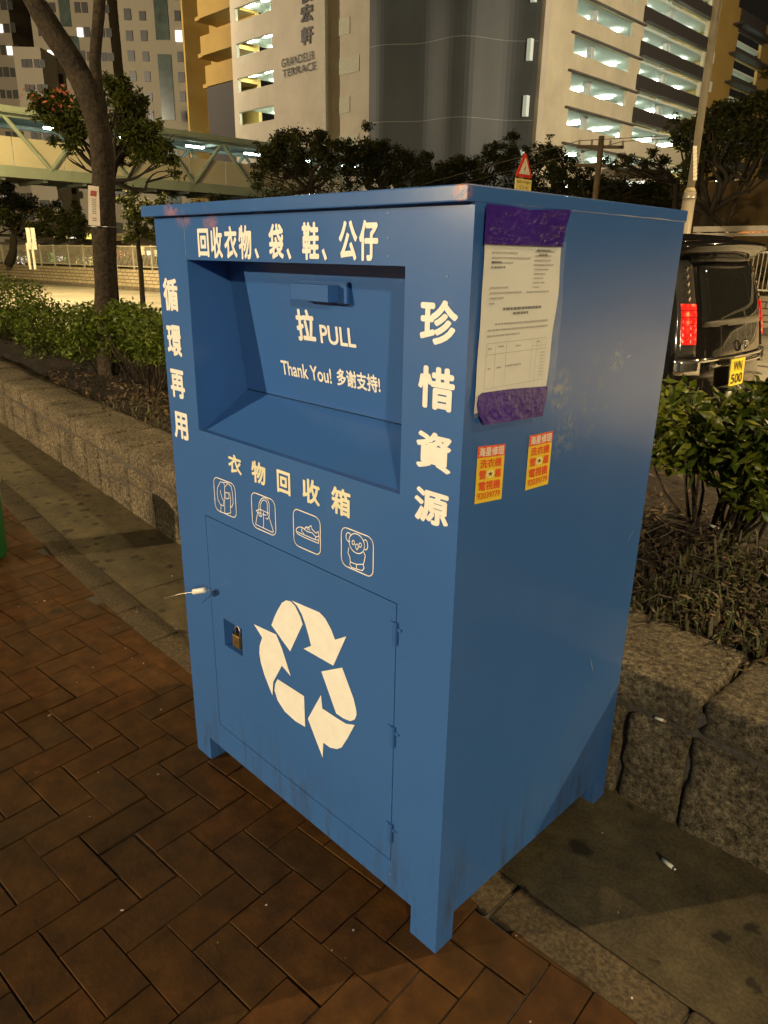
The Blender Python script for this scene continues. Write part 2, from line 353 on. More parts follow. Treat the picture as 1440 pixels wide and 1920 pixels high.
fill_mast(-70, -8, 24, (-112, 60, 25), 125000, 'added unseen floodlight far left, brightening the apartment towers', R(80))

# ------------------------------------------------------------------ ground
m = MB(); m.box(-400, 300, -60, 420, -.60, -.154); o = m.build('ground', speck_mat('distant_ground', (.05, .05, .04), (.09, .085, .07), (.13, .12, .10), 2, .2), None); tag(o, kind='structure')
m = MB(); m.quad((-120, 3.72, -.15), (60, 3.72, -.15), (60, 24, -.15), (-120, 10, -.15)); o = m.build('road', ASPH, None); tag(o, kind='structure')
m = MB()
for k in range(-30, 12): m.quad((k*4, 9.0+k*.1, -.146), (k*4+1.2, 9.03+k*.1, -.146), (k*4+1.2, 9.13+k*.1, -.146), (k*4, 9.1+k*.1, -.146))
o = m.build('lane_marking', simple('road_paint', (.5, .48, .42), .7), None); tag(o, kind='structure')

def strip_in(x): return float(np.interp(x, [-14, -8, -4.525, -3.64, -2.83, -1.95, -1.67, .1, .5, 4], [1.75, .98, .56, .48, .40, .345, .34, .291, .294, .34]))
def strip_out(x): return float(np.interp(x, [-14, -8, -3.97, -3.15, -2.65, -1.97, .07, .32, 4], [1.57, .82, .385, .306, .262, .22, .173, .181, .23]))
def wall_y(x): return float(np.interp(x, [-16, -10, -6.37, -3.8, -2.57, 0, .45, 4], [2.35, 1.55, 1.168, .945, .835, .782, .793, .88]))
m = MB(); m.box(-16, 6, -9, 2.6, -.15, -.006); o = m.build('paving_bed', MORTAR, None); tag(o, kind='structure')
# herringbone clay pavers, one small bevelled block each
u = .1043; ca, sa = math.cos(R(4.2)), math.sin(R(4.2)); V = []; F = []
def W2(a, b): return (-1.008+ca*a-sa*b, -.543+sa*a+ca*b)
for i in range(-130, 70):
    for j in range(-40, 40):
        k = (i-j) % 4
        if k == 0: a0, a1, b0, b1 = i, i+2, j, j+1
        elif k == 2: a0, a1, b0, b1 = i, i+1, j-1, j+1
        else: continue
        a0 = (a0-3)*u; a1 = (a1-3)*u; b0 *= u; b1 *= u
        cx, cy = W2((a0+a1)/2, (b0+b1)/2)
        if cy > strip_out(cx)+.05 or cy < -3.2 or cx < -11 or cx > 3.2: continue
        if (cx < -6.5 or cx > 1.6) and cy < -2.2: continue
        g = .0017*random.uniform(.3, 2.0); dz = random.uniform(-.0016, .0016); tx = random.uniform(-.0012, .0012); e = .0016
        n = len(V); jx = random.uniform(-.0012, .0012)
        for (ins, z) in ((g, -.02), (g, -e), (g+e, 0)):
            for q, (a, b) in enumerate(((a0+ins, b0+ins), (a1-ins, b0+ins), (a1-ins, b1-ins), (a0+ins, b1-ins))):
                X, Y = W2(a+jx, b+jx); V.append((X, Y, z+dz+(tx if q in (0, 3) else -tx)))
        F.append((n+8, n+9, n+10, n+11))
        for l in (0, 4):
            for q in range(4): F.append((n+l+q, n+l+(q+1) % 4, n+l+4+(q+1) % 4, n+l+4+q))
me = bpy.data.meshes.new('brick_paving'); me.from_pydata(V, [], F); me.update(); o = link('brick_paving', me, BRICKM, fixn=False); tag(o, kind='structure')
# granite edging strip
V = []; F = []; x = -13.5; m = MB()
while x < 3.8:
    L = random.uniform(.28, .62); x1 = min(x+L, 3.8); g = .004; zt = .004+random.uniform(-.0015, .002)
    a = [(x+g, strip_out(x+g)+random.uniform(0, .004)), (x1-g, strip_out(x1-g)+random.uniform(0, .004)), (x1-g, strip_in(x1-g)), (x+g, strip_in(x+g))]
    c = np.mean(np.array(a), 0); ins = [tuple(c+(np.array(p)-c)*(1-.006/np.linalg.norm(np.array(p)-c))) for p in a]
    n = len(m.v); m.v += [(*p, -.02) for p in a]+[(*p, zt-.005) for p in a]+[(*p, zt) for p in ins]
    m.f.append((n+8, n+9, n+10, n+11))
    for l in (0, 4):
        for q in range(4): m.f.append((n+l+q, n+l+(q+1) % 4, n+l+4+(q+1) % 4, n+l+4+q))
    x = x1
o = m.build('kerb_strip', KERBM); tag(o, kind='structure')
# concrete channel between strip and wall, cast in bays
m = MB(); xs = [-13.5, -11, -8.6, -6.4, -4.3, -2.2, -.85, .95, 2.6, 3.9]
for a, b in zip(xs, xs[1:]):
    seg = 6
    for k in range(seg):
        p = a+.004+(b-a-.008)*k/seg; q = a+.004+(b-a-.008)*(k+1)/seg
        m.quad((p, strip_in(p)+.003, .001), (q, strip_in(q)+.003, .001), (q, wall_y(q)+.06, .003), (p, wall_y(p)+.06, .003))
o = m.build('concrete_channel', CONC); tag(o, kind='structure')

# ------------------------------------------------------------------ granite planter wall, laid stone by stone
from mathutils import noise as MN
def stone(m, x0, x1, d0, d1, z0, z1, n, amp, rnd=.02):
    """rounded rough block; d0,d1 distances behind the wall face line"""
    nx = max(3, int((x1-x0)/n)); ny = max(3, int((d1-d0)/n)); nz = max(3, int((z1-z0)/n))
    cache = {}
    def vid(i, j, k):
        if (i, j, k) in cache: return cache[(i, j, k)]
        X = x0+(x1-x0)*i/nx; D = d0+(d1-d0)*j/ny; Z = z0+(z1-z0)*k/nz
        c = np.array([(x0+x1)/2, (d0+d1)/2, (z0+z1)/2]); p = np.array([X, D, Z]); h = np.array([x1-x0, d1-d0, z1-z0])/2
        q = np.clip(p, c-h+rnd, c+h-rnd); dv = p-q; L = np.linalg.norm(dv)
        if L > 1e-9: p = q+dv/L*min(rnd, L)
        w = Vector((X*1.0, D+11, Z+5)); s = MN.fractal(w*9, .9, 2.0, 4)*amp+MN.fractal(w*34, .8, 2.0, 3)*amp*.5
        out = p-c; out /= np.linalg.norm(out); p = p+out*s
        p[1] += amp*.8*MN.noise(w*3)
        cache[(i, j, k)] = len(m.v); m.v.append((p[0], p[1]+wall_y(p[0]), p[2])); return cache[(i, j, k)]
    for i in range(nx):
        for j in range(ny):
            m.f.append((vid(i, j, nz), vid(i+1, j, nz), vid(i+1, j+1, nz), vid(i, j+1, nz)))
    for i in range(nx):
        for k in range(nz):
            m.f.append((vid(i, 0, k), vid(i+1, 0, k), vid(i+1, 0, k+1), vid(i, 0, k+1)))
            m.f.append((vid(i+1, ny, k), vid(i, ny, k), vid(i, ny, k+1), vid(i+1, ny, k+1)))
    for j in range(ny):
        for k in range(nz):
            m.f.append((vid(0, j+1, k), vid(0, j, k), vid(0, j, k+1), vid(0, j+1, k+1)))
            m.f.append((vid(nx, j, k), vid(nx, j+1, k), vid(nx, j+1, k+1), vid(nx, j, k+1)))
wall = empty('planter_wall', (0, .8, 0), 'low rough granite block planter wall with cap stones running behind the bin', 'wall')
wall.location = (0, 0, 0)
m = MB(); faces = [-13]
x = -13
while x < -.35: x += random.uniform(.16, .42) if x > -5 else random.uniform(.2, .45); faces.append(x)
faces[-1] = -.40; faces += [.02, .205, .72, 1.15, 1.7, 2.3, 3.0, 3.8]
for a, b in zip(faces, faces[1:]):
    fine = .018 if a > -.5 and a < 1.2 else (.035 if a > -4.5 else .07)
    amp = .011 if a > -.5 else .006
    if a < -.5 and random.random() < .45:
        zc = random.uniform(.1, .19); stone(m, a+.006, b-.006, 0, .14, -.02, zc-.005, fine, amp, .02); stone(m, a+.006, b-.006, 0, .14, zc+.005, .285, fine, amp, .02)
    else: stone(m, a+.005, b-.005, 0, .16, -.02, .292, fine, amp, .014)
o = m.build('face_stones', GRANITE, wall, True)
m = MB(); caps = [-13]; x = -13
while x < -.6: x += random.uniform(.4, .8); caps.append(x)
caps[-1] = -.55; caps += [.215, .95, 1.8, 2.9, 3.8]
for a, b in zip(caps, caps[1:]):
    fine = .02 if a > -.6 and a < 1 else (.035 if a > -5 else .08)
    stone(m, a+.007, b-.007, .0, .37, .302, .415, fine, .016 if a > -.6 else .006, .026 if a > -.6 else .022)
m.build('cap_stones', GRANITE, wall, True)
m = MB()
for a, b in zip(np.linspace(-13, 3.7, 40), np.linspace(-13, 3.7, 40)[1:]):
    m.obox((a, wall_y(a)+.014, -.02), (b-a, wall_y(b)-wall_y(a), 0), (0, .30, 0), (0, 0, .39))
m.build('mortar_core', MORTAR, wall)

# soil of the planter
nx, ny = 150, 26; V = []; F = []
for i in range(nx+1):
    X = -13+16.9*i/nx
    for j in range(ny+1):
        y0 = wall_y(X)+.30; Y = y0+(3.45-y0)*j/ny
        t = min(1, (Y-y0)/.5); z = .37+.10*t*(1 if X > -1 else .35)+.035*MN.fractal(Vector((X*2.2, Y*2.2, 0)), 1, 2, 4)-.06*max(0, (Y-3.1)/.35)
        V.append((X, Y, z))
for i in range(nx):
    for j in range(ny): a = i*(ny+1)+j; F.append((a, a+ny+1, a+ny+2, a+1))
me = bpy.data.meshes.new('soil'); me.from_pydata(V, [], F); me.update(); o = link('soil', me, SOILM, None, True); tag(o, kind='structure')
def soil_z(X, Y):
    y0 = wall_y(X)+.30; t = min(1, max(0, (Y-y0)/.5))
    return .37+.10*t*(1 if X > -1 else .35)+.035*MN.fractal(Vector((X*2.2, Y*2.2, 0)), 1, 2, 4)-.06*max(0, (Y-3.1)/.35)
m = MB(); m.box(-13, 4, 3.4, 3.6, -.16, .36); o = m.build('planter_back_kerb', GRANITE, None); tag(o, 'low granite kerb at the road side of the planting bed', 'kerb')
o.name = 'granite_kerb'
# leaf litter, weeds and twigs on the soil
P = []
for _ in range(7500):
    X = random.uniform(-1.2, 2.2) if random.random() < .72 else random.uniform(-6.5, -1.2); Y = wall_y(X)+.22+abs(random.gauss(0, .55)); P.append((X, Y, soil_z(X, Y)+random.uniform(.0, .03)))
o = leaf_mesh('leaf_litter', P, .042, LITTER, None, up=.9, aspect=.4); tag(o, 'dry fallen leaves covering the soil of the planting bed', 'leaf litter', kind='stuff')
m = MB()
for _ in range(900):
    X = random.uniform(-.8, 2.0) if random.random() < .8 else random.uniform(-5, -1); Y = wall_y(X)+.3+abs(random.gauss(0, .5)); z = soil_z(X, Y)+.012
    a = random.uniform(0, 6.28); L = random.uniform(.05, .26); p = np.array([X, Y, z]); d = np.array([math.cos(a), math.sin(a), random.uniform(-.1, .25)])*L
    q = p+d*.5+np.array([0, 0, random.uniform(0, .03)])+rng.normal(size=3)*L*.07; m.tube([p, q, p+d], [.0022, .0018, .001], 4, False)
o = m.build('twigs', TWIGM); tag(o, 'thin dry twigs and runners lying on the soil', 'twigs', kind='stuff')
m = MB()
for _ in range(3400):
    X = random.uniform(-.2, 1.6) if random.random() < .85 else random.uniform(-4.5, -2); Y = wall_y(X)+.34+abs(random.gauss(0, .38)); z = soil_z(X, Y)
    a = random.uniform(0, 6.28); h = random.uniform(.02, .085); l = random.uniform(.01, .07); w_ = random.uniform(.002, .006); s = np.array([-math.sin(a), math.cos(a), 0])*w_; p = np.array([X, Y, z]); d = np.array([math.cos(a), math.sin(a), 0])
    m.quad(p-s, p+s, p+d*l*.4+s*.8+np.array([0, 0, h*.8]), p+d*l*.4-s*.8+np.array([0, 0, h*.8])); t = p+d*l+np.array([0, 0, h*random.uniform(.5, 1)])
    m.quad(p+d*l*.4-s*.8+np.array([0, 0, h*.8]), p+d*l*.4+s*.8+np.array([0, 0, h*.8]), t)
o = m.build('weeds', GRASSM); tag(o, 'low weeds and creeping grass over the planting bed', 'weeds', kind='stuff')

# ------------------------------------------------------------------ the clothes bin
BW, BD, BH, HFt = 1.0165, .7542, 1.607, .0824
bin_ = empty('clothes_recycling_bin', (0, 0, 0), 'large blue steel clothes recycling bin with white Chinese lettering, standing on the brick paving', 'recycling bin')
ZT = 1.584; XL, XR = -.873, -.147; ZO0, ZO1 = 1.067, 1.484; DX0, DX1, DZ0, DZ1 = -.872, -.1465, .165, .834
me = bpy.data.meshes.new('body'); m = MB()
Pf = lambda a, b: (a, 0, b)
holes(m, Pf, -BW, 0, HFt, ZT, [(XL, XR, ZO0, ZO1), (DX0, DX1, DZ0, DZ1)])
for (a, b, c_, d_) in ((XL, XR, ZO0, ZO1), (DX0, DX1, DZ0, DZ1)):
    q = [(a, c_), (b, c_), (b, d_), (a, d_)]
    for i in range(4): s, t = q[i], q[(i+1) % 4]; m.quad((s[0], 0, s[1]), (t[0], 0, t[1]), (t[0], .018, t[1]), (s[0], .018, s[1]))
m.quad((0, 0, HFt), (0, BD, HFt), (0, BD, ZT), (0, 0, ZT)); m.quad((-BW, BD, HFt), (-BW, 0, HFt), (-BW, 0, ZT), (-BW, BD, ZT))
m.quad((0, BD, HFt), (-BW, BD, HFt), (-BW, BD, ZT), (0, BD, ZT)); m.quad((-BW, 0, HFt), (0, 0, HFt), (0, BD, HFt), (-BW, BD, HFt)); m.quad((-BW, 0, ZT), (0, 0, ZT), (0, BD, ZT), (-BW, BD, ZT))
me.from_pydata(m.v, [], m.f); bm = bmesh.new(); bm.from_mesh(me); bmesh.ops.remove_doubles(bm, verts=bm.verts, dist=1e-5)
es = [e for e in bm.edges if all(abs(v.co.y) < 1e-6 or abs(v.co.y-BD) < 1e-6 for v in e.verts) and all(abs(v.co.x) < 1e-6 or abs(v.co.x+BW) < 1e-6 for v in e.verts) and abs(e.verts[0].co.z-e.verts[1].co.z) > .01 and e.verts[0].co.xy == e.verts[1].co.xy]
bmesh.ops.bevel(bm, geom=es, offset=.004, segments=3, affect='EDGES', profile=.5)
bmesh.ops.recalc_face_normals(bm, faces=bm.faces); bm.to_mesh(me); bm.free(); link('body', me, BLUE, bin_, fixn=False)
# recess lining with the sloping shelf
yt, zt, yb, zb = .114, 1.4845, .157, 1.155; m = MB()
m.quad((XL, .018, ZO0), (XL, .018, ZO1), (XL, yt, zt), (XL, yb, zb)); m.quad((XR, .018, ZO0), (XR, yb, zb), (XR, yt, zt), (XR, .018, ZO1))
m.quad((XL, .018, ZO0), (XL, yb, zb), (XR, yb, zb), (XR, .018, ZO0)); m.quad((XL, .018, ZO1), (XR, .018, ZO1), (XR, yt+.01, ZO1), (XL, yt+.01, ZO1))
m.build('recess', BLUE, bin_)
m = MB(); m.box(XL+.03, XL+.0315, .0, .001, ZO0, ZO1)
PD = lambda a, b: (a, yt+(zt-b)*(yb-yt)/(zt-zb), b)
pd = MB(); g = .004
for (o_, t_) in ((-.0, 0),):
    a = PD(XL+g, zb+g); b = PD(XR-g, zb+g); c_ = PD(XR-g, zt-.004); d_ = PD(XL+g, zt-.004)
    f2 = lambda p, k: (p[0], p[1]+k, p[2])
    pd.quad(*[f2(p, -.002) for p in (a, b, c_, d_)]); pd.quad(*[f2(p, .01) for p in (a, b, c_, d_)])
    q = [a, b, c_, d_]
    for i in range(4): s, t = q[i], q[(i+1) % 4]; pd.quad(f2(s, -.002), f2(t, -.002), f2(t, .01), f2(s, .01))
pull = pd.build('pull_flap', BLUE, bin_, bevel=.0012)
m = MB(); m.box(XL+.001, XR-.001, yb+.02, yb+.03, zb-.02, zt); m.build('flap_backing', simple('dark_interior', (.012, .02, .04), .8), pull)
m = MB(); m.box(-.574, -.446, .078, .108, 1.405, 1.440); m.box(-.574, -.420, .108, .1165, 1.402, 1.447); m.build('handle', BLUE, pull, bevel=.0018)
# feet
for (x0, x1, y0, y1) in ((-.0797, 0, 0, .060), (-BW, -BW+.0797, 0, .060), (-.0797, 0, BD-.06, BD), (-BW, -BW+.0797, BD-.06, BD)):
    m = MB(); m.box(x0+(.0 if x0 < -.5 else 0), x1, y0, y1, 0, HFt); m.build('foot', BLUE, bin_, bevel=.002)
# lid: folded tray
m = MB(); m.box(-BW-.028, .0012, -.020, BD+.004, ZT-.002, BH); m.build('lid', BLUE, bin_, bevel=.0022)
# welded seam beside the header, as a fine proud bead
m = MB(); 
for (xx) in (-.8745,):
    pts = [(xx+random.uniform(-.0005, .0005), -.0004, z) for z in np.linspace(ZO1, ZT-.004, 14)]; m.tube(pts, [.0011+random.uniform(-.0004, .0005) for _ in pts], 6)
m.build('weld_seam', simple('weld_blue', (.11, .2, .36), .35), bin_, True)
# door
m = MB(); lh = (-.813, -.724, .460, .545); gp = .0028
holes(m, Pf, DX0+gp, DX1-gp, DZ0+gp, DZ1-gp, [lh], D=(0, .02, 0))
a = [(DX0+gp, DZ0+gp), (DX1-gp, DZ0+gp), (DX1-gp, DZ1-gp), (DX0+gp, DZ1-gp)]
for i in range(4): s, t = a[i], a[(i+1) % 4]; m.quad((s[0], 0, s[1]), (t[0], 0, t[1]), (t[0], .012, t[1]), (s[0], .012, s[1]))
door = m.build('door', BLUE, bin_)
m = MB()
for (z0, z1) in ((ZO0, 0),): pass
x0, x1, z0, z1 = lh; dd = .07
m.quad((x0, .02, z0), (x0, .02, z1), (x0, dd, z1), (x0, dd, z0)); m.quad((x1, .02, z0), (x1, dd, z0), (x1, dd, z1), (x1, .02, z1)); m.quad((x0, dd, z0), (x0, dd, z1), (x1, dd, z1), (x1, dd, z0))
m.quad((x0, .02, z0), (x0, dd, z0), (x1, dd, z0), (x1, .02, z0)); m.quad((x0, .02, z1), (x1, .02, z1), (x1, dd, z1), (x0, dd, z1)); m.build('lock_pocket', BLUE, door)
m = MB(); m.box(DX0, DX1, .074, .078, DZ0, DZ1); m.build('inner_sheet', bpy.data.materials['dark_interior'], door)
for z in (.766, .513, .250):
    m = MB(); m.tube([(-.1475, -.003, z-.026), (-.1475, -.003, z+.026)], .0052, 10)
    m.box(-.1455, -.132, -.0035, -.0002, z+.008, z+.014); m.box(-.163, -.150, -.0035, -.0002, z+.018, z+.024); m.build('hinge', BLUE, door, bevel=0)
RIV = simple('rivet_blue', (.16, .24, .38), .3)
for (a, b) in ((-.19, 1.530), (-.19, 1.500), (-.192, 1.57), (-.148, .125), (-.05, 1.47)): m = MB(); m.tube([(a, .001, b), (a, -.0009, b)], [.0026, .0018], 8); m.build('rivet', RIV, bin_)
# lettering on the bin (white vinyl)
OFF = .0012
Ptxt = lambda a, b: (a, -OFF, b)
m = MB()
for s, (a, b, c_, d_) in {'回': (-.817, -.770, 1.491, 1.553), '收': (-.762, -.714, 1.489, 1.556), '衣': (-.706, -.656, 1.489, 1.557), '物': (-.650, -.602, 1.488, 1.558),
        '袋': (-.540, -.490, 1.490, 1.559), '鞋': (-.430, -.378, 1.490, 1.560), '公': (-.320, -.269, 1.491, 1.561), '仔': (-.264, -.214, 1.491, 1.561)}.items(): (m := MB(), add_text(m, s, Ptxt, a, b, c_, d_, .028), m.build('character', WHITE, bin_))
for a in (-.592, -.481, -.370): m = MB(); m.poly(*[Ptxt(a+x_, 1.490+z_) for x_, z_ in ((.000, .018), (.006, .022), (.016, .004), (.009, 0))]); m.build('comma', WHITE, bin_)
m = MB()
for s, z0, z1 in (('循', 1.359, 1.440), ('環', 1.246, 1.325), ('再', 1.137, 1.212), ('用', 1.026, 1.100)): m = MB(); add_text(m, s, Ptxt, -.998, -.926, z0, z1, .030); m.build('character', WHITE, bin_)
m = MB()
for s, z0, z1 in (('珍', 1.357, 1.432), ('惜', 1.245, 1.320), ('資', 1.133, 1.204), ('源', 1.029, 1.096)): m = MB(); add_text(m, s, Ptxt, -.107, -.022, z0, z1, .030); m.build('character', WHITE, bin_)
CREAMV = simple('cream_vinyl', (.80, .78, .60), .45)
for s, a, b, z0, z1 in (('衣', -.741, -.683, .984, 1.033), ('物', -.641, -.584, .981, 1.036), ('回', -.540, -.490, .979, 1.034), ('收', -.446, -.386, .980, 1.037), ('箱', -.348, -.287, .979, 1.040)): m = MB(); add_text(m, s, Ptxt, a, b, z0, z1, .026); m.build('character', CREAMV, bin_)
Pp = lambda a, b: tuple(np.array(PD(a, b))+np.array((0, -.0035, 0)))
m = MB(); add_text(m, '拉', Pp, -.620, -.552, 1.308, 1.382, .030); add_text(m, 'PULL', Pp, -.536, -.416, 1.309, 1.351, .018); m.build('pull_lettering', WHITE, pull)
m = MB(); add_text(m, 'Thank You!', Pp, -.702, -.512, 1.217, 1.253, .016); add_text(m, '多谢支持!', Pp, -.493, -.350, 1.217, 1.257, .024); m.build('thanks_lettering', WHITE, pull)

SCR = simple('scratched_paint', (.30, .36, .42), .4)
m = MB()
for (x1, y1, x2, y2, w_) in ((1140, 695, 1154, 679, .0012), (1172, 672, 1182, 664, .0016), (1145, 690, 1158, 672, .0008), (1203, 407, 1262, 413, .0012), (1150, 402, 1203, 407, .0007), (1172, 1020, 1190, 990, .0008), (1105, 1230, 1111, 1262, .0010), (1150, 1290, 1140, 1306, .0008), (968, 620, 990, 640, .0006)):
    a_, b_ = onX(x1, y1, 0), onX(x2, y2, 0); d_ = b_-a_; nn_ = np.array([0, -d_[2], d_[1]]); nn_ /= np.linalg.norm(nn_); of = np.array([.0022, 0, 0])
    m.quad(a_+of, (a_+b_)/2+nn_*w_+of, b_+of, (a_+b_)/2-nn_*w_+of)
m.build('scratch_marks', SCR, bin_)
# recycling arrows, surveyed from the picture on the door plane
def zpx(x, y, ox, oy, sc): p = onY(ox+x/sc, oy+y/sc, 0); return (p[0], p[2])
def filled(mb, poly, y=-OFF):
    from mathutils.geometry import tessellate_polygon
    V3 = [Vector((p[0], y, p[1])) for p in poly]; n = len(mb.v); mb.v += [tuple(v) for v in V3]
    mb.f += [tuple(n+i for i in t) for t in tessellate_polygon([V3])]
m = MB()
for poly in ([(636, 310), (650, 270), (668, 232), (690, 194), (712, 181), (735, 186), (760, 212), (785, 265), (798, 305), (733, 446)],
             [(741, 182), (885, 243), (915, 275), (945, 330), (966, 385), (1025, 368), (957, 520), (803, 432), (842, 417), (828, 360), (812, 305), (793, 252), (768, 208)],
             [(895, 550), (1003, 530), (1040, 630), (1062, 690), (1075, 745), (1078, 775), (1068, 800), (1045, 808), (1010, 794), (972, 768)],
             [(893, 672), (900, 742), (975, 792), (1025, 822), (1068, 828), (1032, 895), (1000, 945), (975, 953), (940, 945), (905, 920), (902, 998), (825, 795)],
             [(668, 590), (805, 678), (811, 838), (760, 808), (705, 758), (668, 700), (652, 650), (655, 615)],
             [(545, 305), (660, 358), (690, 430), (736, 575), (690, 520), (645, 605), (641, 675), (600, 570), (580, 500), (573, 455), (575, 415), (588, 375)]):
    filled(m, [zpx(a, b, 280, 1060, 2.769) for a, b in poly])
m.build('recycling_symbol', WHITE, door)

# pictograms
def arc(cx, cy, rx, ry, a0, a1, n=14, tilt=0):
    return [(cx+rx*math.cos(R(a)), cy+ry*math.sin(R(a))+tilt*rx*math.cos(R(a))) for a in np.linspace(a0, a1, n)]
def rrect(a, b, c_, d_, r):
    out = []
    for (cx, cy, s) in ((b-r, d_-r, 0), (a+r, d_-r, 90), (a+r, c_+r, 180), (b-r, c_+r, 270)): out += [(cx+r*math.cos(R(s+t)), cy+r*math.sin(R(s+t))) for t in (0, 22, 45, 68, 90)]
    return out
def icon(name, box, strokes):
    m = MB()
    for q in ribbon(m, rrect(*box, .017), .0026, True): m.quad(*[Ptxt(*p) for p in q])
    for k, pts in enumerate(strokes):
        P2 = [zpx(a, b, 360, 820, 3.4286) for a, b in pts]
        for j, q in enumerate(ribbon(m, P2, .0021)): m.quad(*[(p[0], -OFF-.00003*(j % 2)-.00006*(k+1), p[1]) for p in q])
    return m.build(name, WHITE, bin_)
icon('jacket_pictogram', (-.815, -.717, .864, .955), [[(185, 285), (167, 322), (165, 360), (170, 400), (186, 432), (205, 440), (208, 405), (198, 395), (185, 350), (186, 340)], [(185, 285), (205, 290), (215, 318), (232, 294), (218, 288), (205, 290)],
    [(232, 294), (255, 315), (262, 350), (268, 420), (258, 450), (250, 440), (252, 400), (245, 355)], [(190, 430), (188, 480), (225, 490), (252, 485), (250, 440)], [(213, 318), (214, 482)], [(216, 352), (240, 358), (241, 392), (228, 395), (217, 386), (216, 352)]])
icon('handbag_pictogram', (-.647, -.551, .863, .954), [[(412, 558), (425, 480), (415, 470), (440, 462), (500, 490), (498, 510), (526, 604), (520, 610), (412, 558)], arc(466, 440, 33, 52, 180, 360)+[(500, 500), (490, 525), (478, 520)],
    [(433, 440), (433, 500), (447, 510), (452, 500)], arc(466, 440, 22, 38, 180, 360)+[(488, 500)], [(444, 440), (446, 500)], [(463, 480), (464, 580)], [(425, 480), (447, 490)], [(455, 492), (480, 500)]])
icon('shoe_pictogram', (-.482, -.386, .864, .954), [[(675, 585), (690, 575), (712, 578), (725, 590), (735, 575), (755, 578), (768, 566), (775, 590), (800, 615), (815, 605), (820, 640), (816, 680), (790, 670), (720, 640), (680, 618), (672, 600), (675, 585)],
    [(672, 602), (715, 622), (790, 655), (818, 662)], [(712, 578), (708, 600), (722, 620)], [(725, 590), (745, 605), (775, 612), (800, 640)], [(740, 578), (750, 595)], [(752, 580), (762, 596)], [(796, 655), (800, 640), (818, 634)]])
icon('toy_bear_pictogram', (-.316, -.217, .867, .956), [arc(1062, 682, 50, 62, 0, 360, 28, .35), arc(1010, 640, 17, 28, 60, 330, 14, .3), arc(1118, 690, 15, 32, -150, 120, 14, .3),
    arc(1040, 675, 8, 14, 0, 360, 10), arc(1085, 692, 8, 14, 0, 360, 10), [(1052, 690), (1066, 684), (1074, 706), (1064, 722), (1056, 708), (1052, 690)],
    [(1012, 708), (1006, 740), (1018, 768), (1022, 800), (1060, 815), (1105, 815), (1112, 790), (1118, 760), (1108, 738)], [(1024, 795), (1018, 815), (1030, 835), (1060, 845), (1100, 855), (1110, 838), (1104, 818)], [(1062, 818), (1060, 845)]])

# padlock and cable seal
pad = empty('padlock', (-.762, .012, .503), 'small worn brass padlock in the square lock pocket of the bin', 'padlock')
m = MB(); m.box(-.017, .017, -.009, .009, -.032, .006); m.build('lock_body', BRASS, pad, bevel=.003)
m = MB(); m.tube([(-.011, 0, .006), (-.011, 0, .022), (-.006, 0, .032), (.006, 0, .032), (.011, 0, .022), (.011, 0, .006)], .0032, 8); m.build('shackle', STEEL, pad, True)
cs = empty('cable_seal', (-.865, -.001, .597), 'white plastic cable seal with thin steel wire poking out of the bin front', 'seal')
q0 = onY(405, 1112, -.003); q1 = onY(385, 1106, -.03); q2 = onY(362, 1110, -.045); q3 = onY(308, 1122, -.09); L0 = np.array(cs.location)
m = MB(); m.tube([q0-L0, (q0+q1)/2-L0+np.array([0, 0, .004]), q1-L0, q2-L0, (q2+q3)/2-L0+np.array([0, 0, .003]), q3-L0], .0011, 6); m.build('wire', STEEL, cs, True)
m = MB(); m.tube([q1-L0, q1-L0+(q2-q1)*.06, q1-L0+(q2-q1)*.94, q2-L0], [.006, .008, .008, .006], 14); m.build('plastic_barrel', simple('white_plastic', (.85, .83, .78), .35), cs, True)

# ------------------------------------------------------------------ notice and stickers on the side
Ps = lambda off: (lambda a, b: (off, a, b))
PURP = simple('purple_tape', (.045, .014, .23), .16, nscale=7, var=.25, bmp=.3)
PAPER = simple('paper', (.80, .78, .74), .7, nscale=5, var=.06)
INK = simple('grey_ink', (.46, .44, .42), .8); INKD = simple('dark_ink', (.22, .21, .20), .8)
nt_ = empty('notice', (0, .14, 1.24), 'white paper notice in plastic sleeve with purple tape on the side of the bin', 'notice')
L0 = np.array(nt_.location)
def side_poly(mb, pts, off): mb.poly(*[(off, a, b-0) for a, b in pts])
def shift(mb): mb.v = [tuple(np.array(p)-L0) for p in mb.v]
def sheet(name, L, Rr, off, mat, nrow=16, ncol=8, amp=.0012):
    """gently rippled sheet between left and right outlines (lists of (y,z) top to bottom)"""
    m = MB(); Lz = [p[1] for p in L]; 
    for i in range(nrow+1):
        t = i/nrow; a = np.array([np.interp(t, np.linspace(0, 1, len(L)), [p[k] for p in L]) for k in (0, 1)]); b = np.array([np.interp(t, np.linspace(0, 1, len(Rr)), [p[k] for p in Rr]) for k in (0, 1)])
        for j in range(ncol+1):
            p = a+(b-a)*j/ncol; m.v.append((off+amp*(1+math.sin(p[1]*55+p[0]*20))*.5+amp*.5*math.sin(p[0]*90), p[0], p[1]))
    for i in range(nrow):
        for j in range(ncol): q = i*(ncol+1)+j; m.f.append((q, q+ncol+1, q+ncol+2, q+1))
    shift(m); return m.build(name, mat, nt_, True)
sheet('paper_sheet', [(.024, 1.53), (.026, 1.46), (.024, 1.36), (.022, 1.245)], [(.248, 1.53), (.256, 1.45), (.247, 1.37), (.241, 1.255)], .003, PAPER)
glass, gnt, gb = newmat('clear_sleeve'); gb.inputs['Base Color'].default_value = (.9, .95, .95, 1); gb.inputs['Roughness'].default_value = .12; gb.inputs['Alpha'].default_value = .10; gb.inputs['Specular IOR Level'].default_value = .9
bump(gnt, gb, noise(gnt, coord(gnt), 22, 3), .5, .01)
